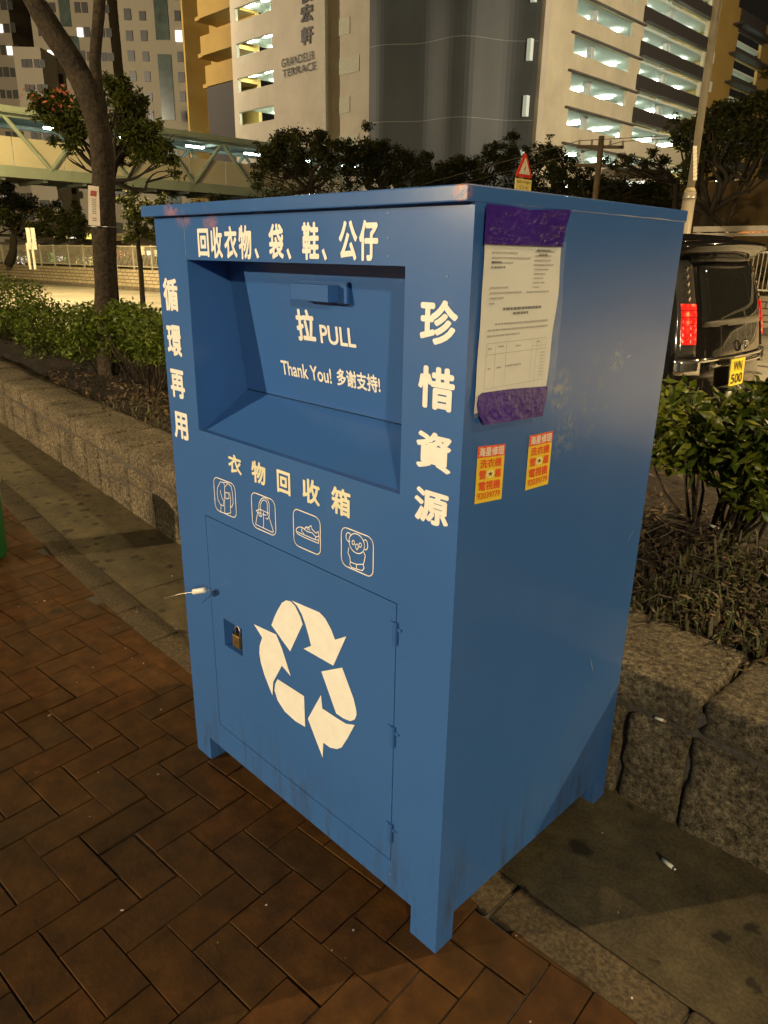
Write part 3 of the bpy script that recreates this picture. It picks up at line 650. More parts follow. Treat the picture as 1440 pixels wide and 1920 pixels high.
sheet('plastic_sleeve', [(.018, 1.53), (.020, 1.40), (.018, 1.238)], [(.258, 1.53), (.268, 1.38), (.262, 1.262)], .0062, glass, 14, 8, .002)
m = MB(); Pn = Ps(.0050)
def row(y0, y1, z, h=.0028, dash=.006, dark=False):
    y = y0
    while y < y1: L = random.uniform(.5, 1.1)*dash; mm = m2 if dark else m; mm.quad(Pn(y, z), Pn(min(y+L, y1), z), Pn(min(y+L, y1), z+h), Pn(y, z+h)); y += L+random.uniform(.0008, .002)
m2 = MB()
for k, e in enumerate((.07, .11, .06)): row(.045, .045+e, 1.507-.008*k)
row(.045, .072, 1.492, .0032, .01, True); row(.045, .083, 1.484, .0032, .008, True)
for k in range(9): row(.168, .168+(.06, .05, .05, .06, .045, .035, .03, .035, .02)[k], 1.511-.0075*k, .0026)
row(.172, .215, 1.512, .003, .01, True); row(.18, .208, 1.505, .003, .01, True)
for k, (a, b) in enumerate(((.046, .095), (.046, .135), (.046, .085), (.046, .06))): row(a, b, 1.452-.0085*k)
row(.15, .22, 1.443); row(.085, .20, 1.416, .0042, .012, True); row(.115, .16, 1.408, .004, .012, True)
for k in range(3): row(.045+.02*(k == 0), .225 if k < 2 else .14, 1.392-.0095*k, .003, .008)
for z in (1.362, 1.349, 1.343, 1.285): m.quad(Pn(.045 if z != 1.349 else .18, z), Pn(.225, z), Pn(.225, z+.0007), Pn(.045 if z != 1.349 else .18, z+.0007))
for y in (.045, .071, .102, .180, .195, .21, .2243): m.quad(Pn(y, 1.285), Pn(y+.0006, 1.285), Pn(y+.0006, 1.3625), Pn(y, 1.3625))
row(.05, .06, 1.352); row(.078, .095, 1.354); row(.13, .145, 1.352); row(.195, .205, 1.355); row(.052, .06, 1.318); row(.078, .09, 1.318); row(.102, .15, 1.319)
for k in range(8): row(.212, .222, 1.335-.006*k, .002, .004)
row(.06, .13, 1.273); row(.06, .2, 1.262); row(.045, .05, 1.273); row(.045, .05, 1.262)
for mm in (m, m2): shift(mm)
m.build('print', INK, nt_); m2.build('bold_print', INKD, nt_)
def tape(name, pts, off, th=.0008):
    m = MB(); a = [(off, p[0], p[1]) for p in pts]; b = [(off+th, p[0], p[1]) for p in pts]
    m.poly(*b); n = len(pts)
    for i in range(n): m.quad(a[i], a[(i+1) % n], b[(i+1) % n], b[i])
    shift(m); return m.build(name, PURP, nt_)
tape('top_tape', [(.017, 1.521), (.018, 1.580), (.08, 1.580), (.128, 1.578), (.148, 1.566), (.170, 1.556), (.205, 1.552), (.240, 1.548), (.247, 1.521)], .0088)
tape('top_tape', [(.130, 1.545), (.135, 1.577), (.265, 1.584), (.253, 1.556), (.247, 1.523)], .0082, .0005)
tape('bottom_tape', [(.024, 1.262), (.027, 1.277), (.035, 1.281), (.12, 1.2785), (.238, 1.271), (.236, 1.244), (.229, 1.214), (.046, 1.223), (.030, 1.243)], .0088)
YEL = simple('sticker_yellow', (.86, .60, .04), .5, nscale=20, var=.04); RED = simple('sticker_red', (.80, .10, .03), .5); PINK = simple('sticker_pale', (.9, .72, .62), .5)
def sticker(y0, z0, w, h, shr, label):
    t = empty('sticker', (.0004, y0, z0), label, 'sticker', 'yellow advert stickers on the side of the bin')
    P = lambda off: (lambda a, b: (off, a*w, b*h+shr*a))
    m = MB(); p = P(.0006); m.obox(p(0, 0), (.0005, 0, 0), np.array(p(1, 0))-np.array(p(0, 0)), np.array(p(0, 1))-np.array(p(0, 0))); m.build('backing', YEL, t)
    m = MB(); p = P(.0013); m.quad(p(0, .80), p(1, .80), p(1, 1), p(0, 1)); m.build('red_band', RED, t)
    p = P(.0018); m = MB(); add_text(m, '海星修理', p, .04, .96, .82, .98, .03); m.build('band_lettering', PINK, t)
    m = MB(); add_text(m, '洗衣機', p, .10, .90, .615, .775, .024); add_text(m, '雪', p, .09, .34, .42, .58, .024); add_text(m, '櫃', p, .66, .90, .42, .58, .024)
    add_text(m, '電視機', p, .09, .90, .215, .385, .024); add_text(m, '92039779', p, .07, .92, .07, .185, .014); m.build('lettering', RED, t)
    m = MB(); m.poly(*[P(.00155)(.5+.15*math.cos(a), .5+.075*math.sin(a)) for a in np.linspace(0, 2*math.pi, 20)[:-1]]); m.build('disc', simple('pale_yellow', (.9, .8, .35), .5), t)
    m = MB(); m.poly(*[p(.5+(.10 if k % 2 == 0 else .04)*math.sin(k*math.pi/5), .5+(.052 if k % 2 == 0 else .02)*math.cos(k*math.pi/5)) for k in range(10)]); m.build('star', simple('dark_red', (.18, .02, .01), .5), t)
sticker(.043, 1.075, .082, .108, -.008, 'yellow advert sticker with red lettering on the bin side, the one nearer the front edge')
sticker(.203, 1.067, .081, .111, -.003, 'yellow advert sticker with red lettering on the bin side, the one nearer the back edge')

# ------------------------------------------------------------------ litter on the paving
CIG = simple('cigarette_paper', (.82, .80, .74), .6); FIL = simple('cork_filter', (.5, .3, .14), .7)
def butt(p, ang, L, label, r=.0042):
    t = empty('cigarette_butt', p, label, 'cigarette butt', 'cigarette butts dropped around the bin'); t.rotation_euler = (0, 0, ang)
    m = MB(); m.tube([(-L/2, 0, r), (L*.28, 0, r)], r, 10); m.build('paper', CIG, t, True)
    m = MB(); m.tube([(L*.28, 0, r), (L/2, 0, r*.9)], r*.98, 10); m.build('filter', FIL if L < .04 else STEEL, t, True)
p = onZ(1254, 1624, .005); butt(p, R(-12), .042, 'flattened white cigarette butt lying on the concrete strip beside the wall', .0055)
p = onZ(1334, 1000, .47); butt((p[0], p[1], soil_z(p[0], p[1])+.02), R(-25), .06, 'long white cigarette butt on the soil under the bush', .005)
p = onZ(1239, 1334, .33); butt((p[0], wall_y(p[0])+.012, .297), R(10), .03, 'small pale cigarette butt in the joint of the granite wall')
P = []
for _ in range(70):
    x_, y_ = random.uniform(-6, 1.2), random.uniform(-1.2, .7)
    if -1.05 < x_ < .05 and y_ > -.02: continue
    P.append((x_, y_, .006))
o = leaf_mesh('fallen_leaf_scatter', P[:26], .028, LITTER, None, up=4); tag(o, 'small dry leaves scattered over the brick paving', 'leaf litter', kind='stuff')
m = MB()
for _ in range(160):
    x_, y_ = random.uniform(-5, 1.2), random.uniform(-1.3, .75)
    if -1.05 < x_ < .05 and y_ > -.02: continue
    s = random.uniform(.0015, .005); m.obox((x_, y_, .003), (s, random.uniform(-s, s), 0), (random.uniform(-s, s)*.5, s, 0), (0, 0, s*.5))
o = m.build('grit', island_mat('grit', [(.1, .08, .06), (.35, .32, .28), (.6, .56, .5), (.05, .04, .03)], .8)); tag(o, 'tiny stones and crumbs scattered over the paving', 'grit', kind='stuff')
p = onZ(518, 1728, .004); o = leaf_mesh('fallen_leaf', [p], .034, LITTER, None, up=5); tag(o, 'single pale dry leaf on the brick paving in front of the bin', 'leaf')
# green litter bin at the left edge
gx, gy = onZ(-31, 1046, 0)[:2]
gbn = empty('litter_bin', (gx, gy, 0), 'round green litter bin just showing at the left edge of the paving', 'litter bin')
GREEN = simple('green_plastic', (.015, .12, .035), .35, nscale=6)
prof = [(.10, 0), (.115, .02), (.125, .3), (.13, .42)]
m = MB(); m.tube([(0, 0, z) for r_, z in prof], [r_ for r_, z in prof], 28); m.build('bin_body', GREEN, gbn, True)
m = MB(); m.tube([(0, 0, .40), (0, 0, .435)], [.137, .137], 28); m.build('rim', GREEN, gbn, True)

# ------------------------------------------------------------------ bushes
def bush(name, cs, n, size, mat, label, group, stems, cat='bush'):
    base = np.mean([c for c, r in cs], 0); t = empty(name, (0, 0, 0), label, cat, group)
    t.location = (base[0], base[1], soil_z(base[0], base[1])); L = np.array(t.location)
    P = blob_pts(cs, n, .2)-L; P = P[P[:, 2] > .02]
    leaf_mesh('foliage', P, size, mat, t)
    m = MB()
    for _ in range(stems):
        c, r = random.choice(cs); e = np.array(c)+rng.normal(size=3)*np.array(r)*.6-L; b = np.array([e[0]*.35+random.gauss(0, .03), e[1]*.35+random.gauss(0, .03), -.02]); k = (b+e)/2+rng.normal(size=3)*.03
        m.tube([b, k, e], [.008, .006, .003], 5)
    m.build('stem', BARK, t, True); return t
# right hand bush with broad yellow green leaves
def at_y(px_, py_, Y): return onY(px_, py_, Y)
rb = []
for (a, b, Y, r) in ((1275, 800, 1.95, .13), (1325, 785, 2.1, .13), (1392, 800, 2.0, .12), (1460, 770, 2.2, .17), (1310, 850, 1.85, .10), (1375, 830, 1.85, .13), (1430, 850, 1.75, .13), (1270, 750, 2.3, .10), (1480, 850, 1.8, .17), (1500, 760, 2.2, .2), (1360, 880, 1.8, .07), (1405, 920, 1.75, .08), (1250, 860, 2.1, .08), (1440, 930, 1.7, .09)):
    rb.append((at_y(a, b, Y), (r, r, r*.85)))
bush('bush', rb, 2300, .070, LEAFY, 'bushy shrub with broad yellow green leaves between the bin and the black van', 'bushes in the planting bed', 26)
# left hedge
hl = []
for k, (px0, px1, top0, top1, Y0, Y1) in enumerate(((-60, 60, 505, 535, 1.9, 2.6), (50, 175, 560, 585, 1.9, 2.6), (165, 250, 575, 575, 1.9, 2.5), (230, 330, 575, 610, 1.7, 2.4))):
    cs = []
    for _ in range(15):
        a = random.uniform(px0, px1); tp = np.interp(a, [px0, px1], [top0, top1])+22; b = random.uniform(tp, 655 if k < 3 else 660); Y = random.uniform(Y0, Y1)
        q = at_y(a, b, Y); 
        if q[2] < .5: q[2] = .5
        cs.append((q, (.24, .24, .14)))
    for a in np.linspace(px0, px1, 5): q = at_y(a, np.interp(a, [px0, px1], [top0, top1])+12, (Y0+Y1)/2); cs.append((q, (.2, .2, .12)))
    bush('bush', cs, 5200, .045, LEAFD if k % 2 else LEAFD, ['dense green bush at the far left of the planting bed', 'dense green bush left of the tree trunk', 'green bush growing around the foot of the tree trunk', 'green bush right beside the left side of the bin'][k], 'bushes in the planting bed', 30)
o = leaf_mesh('ground_cover', [(x_, y_, soil_z(x_, y_)+.03) for x_, y_ in [(random.uniform(-5, -1.2), random.uniform(1.5, 2.6)) for _ in range(1500)]], .05, LITTER, None, up=.5); tag(o, 'rusty low ground cover and dead leaves under the hedge', 'ground cover', kind='stuff')

# ------------------------------------------------------------------ trees
def limb(m, pts, rads, seg=14, sub=5, amp=.06):
    pts = [np.array(p, float) for p in pts]; P = []; Q = []
    for i in range(len(pts)-1):
        for k in range(sub): t = k/sub; P.append(pts[i]*(1-t)+pts[i+1]*t); Q.append(rads[i]*(1-t)+rads[i+1]*t)
    P.append(pts[-1]); Q.append(rads[-1])
    for it in range(2): P = [P[0]]+[(P[i-1]+P[i]*2+P[i+1])/4 for i in range(1, len(P)-1)]+[P[-1]]
    n0 = len(m.v); m.tube(P, Q, seg)
    for i in range(n0, len(m.v)):
        v = np.array(m.v[i]); k = min(len(P)-1, (i-n0)//seg); c = P[k]; d = v-c; m.v[i] = tuple(c+d*(1+amp*3*MN.noise(Vector(v*3.5))+amp*MN.noise(Vector(v*14))))
TD = 7.0
ft = empty('street_tree', tuple(far(198, 640, TD)*[1, 1, 0]+[0, 0, .38]), 'tall forked tree with bare brown trunk rising from the hedge on the left', 'tree'); L = np.array(ft.location)
m = MB(); F_ = lambda x_, y_, d=TD: far(x_, y_, d)-L
limb(m, [(0, 0, -.1), F_(198, 560), F_(194, 420), F_(195, 330), F_(188, 250), F_(172, 180), F_(155, 140)], [.115, .095, .105, .102, .102, .120, .10], 22, 7)
limb(m, [F_(165, 175), F_(140, 120), F_(105, 70), F_(72, 15), F_(50, -30), F_(30, -120, 6.6)], [.10, .095, .088, .088, .078, .06], 18, 7)
limb(m, [F_(182, 190), F_(180, 150), F_(178, 110), F_(183, 50), F_(187, 0), F_(195, -120), F_(170, -220)], [.065, .058, .052, .048, .046, .04, .03], 16, 6)
limb(m, [F_(178, 110), F_(172, 90), F_(172, 78)], [.03, .022, .012], 8, 3)
m.build('trunk', BARK, ft, True)
cs = clumps(far(80, -420, 6.8)-L, (1.8, 1.8, .8), 26, .5)+clumps(far(240, -400, 7.3)-L, (1.6, 1.4, .8), 22, .5)
leaf_mesh('crown', blob_pts(cs, 9000), .09, LEAFD, ft)
# notice board tied to it
sg = empty('notice_board', tuple(far(178, 386, 6.82)), 'narrow white notice board with red emblem wired to the tree trunk', 'sign'); L = np.array(sg.location)
a0, a1, a2, a3 = [far(*q, 6.82)-L for q in ((166, 422), (188, 424), (185, 350), (165, 347))]
PB, pnt, pb = newmat('faded_board'); pb.inputs['Roughness'].default_value = .5; pnt.links.new(ramp(pnt, noise(pnt, coord(pnt), 12, 3), [(.35, (.58, .50, .40)), (.65, (.66, .60, .52))]), pb.inputs['Base Color'])
hh = HF*.006; m = MB(); m.quad(a0, a1, a2, a3); m.quad(a0+hh, a3+hh, a2+hh, a1+hh)
q = [a0, a1, a2, a3]
for i in range(4): s, t = q[i], q[(i+1) % 4]; m.quad(s, t, t+hh, s+hh)
m.build('board', PB, sg)
def bp(u_, v_): b_ = a0*(1-u_)+a1*u_; t_ = a3*(1-u_)+a2*u_; return b_*(1-v_)+t_*v_-HF*.003
m = MB(); m.quad(bp(.2, .74), bp(.75, .74), bp(.8, .88), bp(.25, .88)); m.build('red_emblem', simple('faded_red', (.30, .04, .03), .6), sg)
m = MB()
for k in range(9): z_ = .66-k*.045; m.quad(bp(.3+random.uniform(0, .1), z_), bp(.7, z_), bp(.7, z_+.02), bp(.3, z_+.02))
for (a, b) in ((.35, .17), (.55, .17), (.35, .11), (.55, .12)): m.quad(bp(a, b), bp(a+.13, b), bp(a+.13, b+.03), bp(a, b+.03))
m.build('print', INKD, sg)
m = MB(); c0 = far(196, 426, 7.0)-L
m.tube([c0+np.array([.14*math.cos(a), .14*math.sin(a), .0]) for a in np.linspace(0, 2*math.pi, 24)], .004, 6, False); m.build('tie_wire', STEEL, sg)

FBARK = simple('far_bark', (.022, .017, .011), .9)
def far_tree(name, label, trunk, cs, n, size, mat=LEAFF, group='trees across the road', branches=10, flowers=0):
    """trunk: base point, fork point, radius; cs: clump centres"""
    b, f, r = np.array(trunk[0], float), np.array(trunk[1], float), trunk[2]
    t = empty(name, tuple(b), label, 'tree', group); m = MB()
    limb(m, [b*0, (f-b)*.5+rng.normal(size=3)*r*.5, f-b], [r*1.2, r, r*.85], 12, 4)
    for k in range(branches):
        c, rr = cs[int(k*len(cs)/branches) % len(cs)]; e = np.array(c)-b; s = (f-b); mid = s*.45+e*.55+rng.normal(size=3)*np.linalg.norm(e-s)*.07; mid[2] -= np.linalg.norm(e-s)*.06
        q1_ = (s*.97+mid)/2+rng.normal(size=3)*r*1.6; q2_ = (mid+e)/2+rng.normal(size=3)*r*1.6; limb(m, [s*.97, q1_, mid, q2_, e], [r*.42, r*.32, r*.22, r*.12, r*.05], 7, 3)
        for _ in range(2): e2 = e+rng.normal(size=3)*np.array(rr)*.8; limb(m, [mid, (mid+e2)/2, e2], [r*.2, r*.12, r*.04], 5, 2)
    m.build('trunk', FBARK, t, True)
    leaf_mesh('crown', blob_pts(cs, int(n*2.6), .1)-b, size*.64, mat, t)
    if flowers:
        P = np.array([far(*q) for q in flowers])-b; P = np.concatenate([P+rng.normal(size=P.shape)*.09 for _ in range(7)]); leaf_mesh('blossom', P, .09, ORANGEFL, t)
    return t
def px_clumps(lst, d, rs=1.0):
    out = []
    for (a, b, r) in lst:
        q = far(a, b, d+random.uniform(-1, 1)*d*.02); rr = r/FPX*d*rs
        out.append((q, (rr, rr, rr*.8)))
        for _ in range(4):
            dv = rng.normal(size=3)*rr*.75; s_ = rr*random.uniform(.25, .5); out.append((q+dv, (s_, s_, s_*.8)))
    return out
# flame tree with orange blossom seen either side of the trunk
lst = [(110, 190, 22), (85, 205, 16), (140, 200, 22), (120, 230, 24), (150, 240, 20), (100, 225, 14), (135, 265, 16), (70, 200, 10), (62, 178, 7), (215, 165, 18), (235, 190, 24), (255, 210, 20), (265, 185, 9), (225, 230, 24), (250, 250, 26), (280, 240, 18), (285, 270, 20), (310, 275, 16), (325, 300, 13), (295, 295, 16), (265, 285, 20), (238, 270, 18), (200, 150, 12), (330, 325, 8), (225, 300, 12)]
far_tree('flowering_tree', 'leafy tree with orange blossoms behind the forked trunk, in front of the footbridge', (far(203, 500, 16)*[1, 1, 0]+[0, 0, -.15], far(208, 330, 16), .10), px_clumps(lst, 16), 5200, .13, island_mat('leaf_mid', [(.035, .05, .008), (.06, .075, .01), (.09, .095, .015), (.045, .06, .009)], .6, 3, spec=.2), branches=16,
         flowers=[(112, 165, 15.6), (118, 168, 15.6), (60, 180, 15.6), (55, 185, 15.6), (104, 187, 15.5), (125, 195, 15.5), (70, 178, 15.6)])
lst = [(240, 380, 13), (255, 400, 15), (275, 385, 12), (290, 410, 13), (265, 430, 15), (245, 445, 11), (285, 440, 12), (250, 360, 9), (300, 380, 10), (310, 430, 10)]
far_tree('small_tree', 'small bright green tree just left of the bin, in front of the railing', (far(262, 505, 24)*[1, 1, 0]+[0, 0, -.15], far(252, 400, 24), .07), px_clumps(lst, 24), 1500, .16, bpy.data.materials['leaf_mid'])
# row in front of the podium
lst = [(500, 290, 20), (525, 270, 20), (555, 260, 22), (590, 262, 18), (605, 252, 7), (520, 305, 20), (560, 295, 22), (600, 290, 20), (495, 310, 16), (640, 275, 16), (660, 290, 16), (625, 300, 16), (575, 320, 14), (540, 322, 12), (480, 330, 10), (610, 325, 12)]
D1 = 34
far_tree('broad_tree', 'broad dark tree over the end of the footbridge', (far(575, 505, D1)*[1, 1, 0]+[0, 0, -.15], far(578, 350, D1), .2), px_clumps(lst, D1), 5200, .20)
lst = [(680, 280, 22), (705, 285, 22), (730, 300, 22), (760, 300, 22), (790, 310, 20), (690, 320, 22), (740, 330, 20), (790, 335, 18), (655, 320, 18), (720, 268, 8)]
far_tree('broad_tree', 'dark tree below the charcoal facade, left part of the row', (far(715, 505, 36)*[1, 1, 0]+[0, 0, -.15], far(715, 350, 36), .2), px_clumps(lst, 36), 4200, .20)
lst = [(830, 320, 20), (860, 310, 20), (890, 310, 20), (915, 290, 14), (930, 275, 9), (960, 255, 10), (960, 285, 14), (945, 310, 20), (985, 300, 14), (850, 340, 20), (900, 338, 20), (800, 340, 20), (830, 345, 16)]
far_tree('broad_tree', 'dark tree below the charcoal facade, behind the triangular road sign', (far(890, 505, 35)*[1, 1, 0]+[0, 0, -.15], far(890, 350, 35), .2), px_clumps(lst, 35), 4200, .20)
lst = [(1020, 285, 18), (1045, 290, 18), (1070, 305, 16), (1000, 310, 18), (1040, 325, 22), (1085, 345, 20), (1000, 345, 22), (1050, 360, 20), (1120, 345, 20), (1160, 350, 20), (1150, 375, 18), (1200, 360, 18), (1235, 350, 18), (1190, 385, 16), (1240, 385, 18)]
far_tree('broad_tree', 'dark rounded tree behind the right end of the bin lid', (far(1090, 505, 30)*[1, 1, 0]+[0, 0, -.15], far(1090, 370, 30), .2), px_clumps(lst, 30), 5600, .17)
lst = [(1180, 300, 12), (1210, 308, 12), (1150, 310, 9), (1245, 300, 11), (1165, 292, 7), (1225, 285, 8)]
far_tree('sparse_tree', 'thin sparse tree with bare twigs left of the street lamp post', (far(1270, 480, 25)*[1, 1, 0]+[0, 0, -.15], far(1268, 335, 25), .10), px_clumps(lst, 25), 700, .13, branches=12)
lst = [(1290, 240, 16), (1320, 225, 18), (1355, 205, 20), (1390, 200, 22), (1430, 195, 26), (1275, 265, 14), (1310, 265, 18), (1345, 250, 22), (1390, 240, 24), (1430, 245, 26), (1330, 290, 20), (1370, 290, 20), (1300, 300, 16), (1410, 285, 18), (1460, 270, 26), (1480, 220, 28), (1265, 225, 8), (1290, 330, 14), (1320, 320, 12), (1450, 310, 16), (1355, 330, 12)]
far_tree('spreading_tree', 'spreading dark tree right of the street lamp post, above the van', (far(1318, 500, 19)*[1, 1, 0]+[0, 0, -.15], far(1330, 392, 19), .17), px_clumps(lst, 19), 5200, .15, branches=16)
lst = [(20, 375, 20), (50, 385, 20), (85, 400, 20), (120, 410, 20), (30, 420, 20), (75, 430, 18), (120, 435, 16), (150, 440, 14), (5, 400, 18), (-20, 380, 20), (10, 350, 14), (150, 415, 12)]
far_tree('broad_tree', 'dark tree under the footbridge at the far left', (far(15, 500, 42)*[1, 1, 0]+[0, 0, .7], far(25, 440, 42), .2), px_clumps(lst, 42), 4200, .24)
lst = [(330, 400, 20), (370, 392, 20), (415, 385, 20), (455, 390, 18), (500, 385, 20), (540, 375, 16), (395, 400, 20), (300, 395, 14), (580, 385, 18), (630, 385, 18)]
far_tree('broad_tree', 'low dark tree right under the footbridge, behind the bin lid', (far(420, 500, 46)*[1, 1, 0]+[0, 0, .3], far(420, 430, 46), .2), px_clumps(lst, 46), 3400, .24)
# dark shrubbery that closes the gaps below the row of trees
P = []
for a in range(500, 1290, 22):
    q = far(a, 352+12*math.sin(a*.05)+random.uniform(-8, 8), 39); P.append((q, (.9, .9, .8))); P.append((q-np.array([0, 0, 1.1]), (.9, .9, .9)))
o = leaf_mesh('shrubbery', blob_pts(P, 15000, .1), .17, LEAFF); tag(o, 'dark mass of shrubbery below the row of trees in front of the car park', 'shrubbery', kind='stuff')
# hedge behind the far railing
P = []
for k in range(26):
    x_ = -46+k*2.2; y_ = np.interp(x_, [-60, 10], [13.1, 20.9]); P.append(((x_, y_, 1.0), (1.3, .35, .55)))
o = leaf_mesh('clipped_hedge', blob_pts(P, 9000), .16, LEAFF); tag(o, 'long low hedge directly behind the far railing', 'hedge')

# ------------------------------------------------------------------ far side of the road: sett wall, kerb, railing
def fy(x): return 18+(x+5.4)*.1127
SETT, snt, sb = newmat('stone_setts'); v = coord(snt)
mp = N(snt, 'ShaderNodeMapping'); mp.inputs['Rotation'].default_value = (R(90), 0, 0); snt.links.new(v, mp.inputs[0])
bt = N(snt, 'ShaderNodeTexBrick'); snt.links.new(mp.outputs[0], bt.inputs['Vector']); bt.inputs['Scale'].default_value = 1; bt.inputs['Brick Width'].default_value = .42; bt.inputs['Row Height'].default_value = .15; bt.inputs['Mortar Size'].default_value = .018
bt.inputs['Color1'].default_value = (.34, .29, .22, 1); bt.inputs['Color2'].default_value = (.26, .22, .16, 1); bt.inputs['Mortar'].default_value = (.07, .06, .045, 1)
snt.links.new(bt.outputs['Color'], sb.inputs['Base Color']); sb.inputs['Roughness'].default_value = .85; bump(snt, sb, bt.outputs['Fac'], -.8, .03)
m = MB(); a, b = -75, 14
for k in range(30):
    p = a+(b-a)*k/30; q = a+(b-a)*(k+1)/30
    m.quad((p, fy(p)+.22, -.02), (q, fy(q)+.22, -.02), (q, fy(q)+.55, .74), (p, fy(p)+.55, .74))
    m.quad((p, fy(p)+.55, .74), (q, fy(q)+.55, .74), (q, fy(q)+1.4, .74), (p, fy(p)+1.4, .74)); m.quad((p, fy(p)+1.4, .74), (q, fy(q)+1.4, .74), (q, fy(q)+1.4, -.2), (p, fy(p)+1.4, -.2))
o = m.build('sett_wall', SETT); tag(o, 'sloping stone sett wall across the road', 'wall')
m = MB()
for k in range(30):
    p = a+(b-a)*k/30; q = a+(b-a)*(k+1)/30; m.obox((p, fy(p), -.16), (q-p, fy(q)-fy(p), 0), (0, .24, 0), (0, 0, .16))
o = m.build('far_kerb', speck_mat('kerb_dark', (.08, .07, .06), (.13, .12, .10), (.18, .16, .14), 12, .3)); tag(o, kind='structure')
fence = empty('railing', (0, 0, 0), 'long pale metal railing on top of the sett wall across the road', 'railing')
RAIL = simple('galvanised_rail', (.55, .52, .45), .45, metal=.2)
STEP = 1.42; dx = STEP/math.hypot(1, .1127)
mb = MB(); mb.obox((-.03, -.03, 0), (.06, 0, 0), (0, .06, 0), (0, 0, 1.06)); post_me = mb.build('post', RAIL, fence)
mb = MB(); D_ = np.array([dx, dx*.1127, 0])/STEP
mb.obox((D_[0]*.04, D_[1]*.04-.02, .97), D_*(STEP-.08), (0, .04, 0), (0, 0, .045)); mb.obox((D_[0]*.04, D_[1]*.04-.02, .10), D_*(STEP-.08), (0, .04, 0), (0, 0, .04))
for k in range(1, 13):
    s = D_*(.04+(STEP-.08)*k/13); mb.obox((s[0]-.009, s[1]-.009, .14), (.018, 0, 0), (0, .018, 0), (0, 0, .83))
pan = mb.build('bar_panel', RAIL, fence)
x = -62; first = True
while x < 12:
    for src in (post_me, pan):
        o = src if first else src.copy()
        if not first: C.objects.link(o); o.parent = fence
        o.location = (x, fy(x)+.72, .74)
    first = False; x += dx

# ------------------------------------------------------------------ footbridge
fb = empty('footbridge', (-43.0, 12, 0), 'covered steel truss footbridge crossing high above the road', 'footbridge'); XB = -39.4; L = np.array(fb.location)
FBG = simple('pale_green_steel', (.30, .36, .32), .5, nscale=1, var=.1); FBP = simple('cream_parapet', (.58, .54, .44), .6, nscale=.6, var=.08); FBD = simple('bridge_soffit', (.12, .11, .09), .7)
y0, y1 = 4.0, 40.0
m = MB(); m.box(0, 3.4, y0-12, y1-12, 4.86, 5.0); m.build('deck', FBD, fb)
m = MB(); m.box(3.4, 3.6, y0-12, y1-12, 4.82, 5.32); m.box(-.2, 0, y0-12, y1-12, 4.82, 5.32)
for k in range(18): m.box(.0, 3.4, y0-12+k*2+.9, y0-12+k*2+1.1, 4.70, 4.86)
m.build('edge_girder', FBG, fb)
# the viewer sees the +x side; the near truss stands at x = XB+3.6
m = MB()
for k in range(15): p = y0-12+k*2.4; m.box(3.42, 3.47, p+.02, p+2.38, 5.34, 6.62)
m.build('parapet', FBP, fb)
m = MB(); m.box(-.05, 0, y0-12, y1-12, 5.34, 6.62); m.build('far_parapet', FBP, fb)
for xx in (3.56, -.12):
  for k in range(9):
        m = MB()
        p = 15.3-4.05*3+k*4.05-12
        m.tube([(xx, p, 5.28), (xx, p+2.0, 7.55)], .11, 8); m.tube([(xx, p, 5.28), (xx, p-2.0, 7.55)], .11, 8); m.build('truss_diagonal', FBG, fb)
m = MB(); m.box(3.5, 3.66, y0-12, y1-12, 7.45, 7.62); m.box(-.2, 0, y0-12, y1-12, 7.45, 7.62)
for k in range(9):
    p = 15.3-4.05*3+k*4.05-12+2.0; m.box(0, 3.5, p-.08, p+.08, 7.45, 7.6)
m.build('top_chord', FBG, fb)
m = MB(); n = 10
for k in range(n):
    a_, b_ = math.pi*k/n, math.pi*(k+1)/n; f2 = lambda w_, r_: (1.7-math.cos(w_)*(2.35+r_), 7.60+math.sin(w_)*(.42+r_))
    for r_ in (0, .1):
        p, q = f2(a_, r_), f2(b_, r_); m.quad((p[0], y0-12, p[1]), (q[0], y0-12, q[1]), (q[0], y1-12, q[1]), (p[0], y1-12, p[1]))
m.box(4.02, 4.12, y0-12, y1-12, 7.56, 7.86)
m.build('roof', FBG, fb)
TUBE = emit('cool_tube_light', (.85, 1, .92), 40)
for k in range(9):
    p = 15.3-4.05*3+k*4.05-12+.4; m = MB(); m.box(2.2, 2.4, p, p+1.1, 7.32, 7.40); m.build('tube_light', TUBE, fb)
for yy in (6.5, 33.5):
    m = MB(); m.tube([(1.7, yy-12, -.15), (1.7, yy-12, 4.7)], .4, 18); m.build('column', simple('bridge_concrete', (.34, .32, .28), .8), fb, True)

# ------------------------------------------------------------------ podium car park building
XP, YP = -38.0, 46.3
CRM = simple('cream_wall_tiles', (.55, .48, .37), .75, nscale=.5, var=.10); CRM2 = simple('sandy_wall', (.56, .49, .34), .75, nscale=.35, var=.14)
CHAR = simple('charcoal_cladding', (.040, .046, .046), .55, nscale=.18, var=.22); MUST = simple('mustard_wall', (.30, .19, .045), .7, nscale=.5, var=.1); DARKP = simple('brown_black_panel', (.045, .038, .033), .6)
CEIL = simple('car_park_ceiling', (.62, .66, .60), .8); SLABM = simple('slab_edge', (.5, .5, .46), .8)
def spread_boxes(mb, name, mat, parent):
    src = None
    for k in range(0, len(mb.v), 8):
        V8 = np.array(mb.v[k:k+8]); c = V8.mean(0)
        if src is None: q = MB(); q.v = [tuple(p) for p in V8-c]; q.f = [tuple(i for i in f) for f in mb.f[:6]]; src = o = q.build(name, mat, parent); s0 = V8.max(0)-V8.min(0)
        else: o = src.copy(); C.objects.link(o); o.parent = parent; o.scale = tuple((V8.max(0)-V8.min(0))/s0)
        o.location = tuple(c)
bd = empty('car_park_building', (XP, YP, 0), 'large multi storey car park block with lit openings and charcoal curved corner', 'building'); L = np.array(bd.location)
def PLo(mb): mb.v = [tuple(np.array(p)-L) for p in mb.v]; return mb
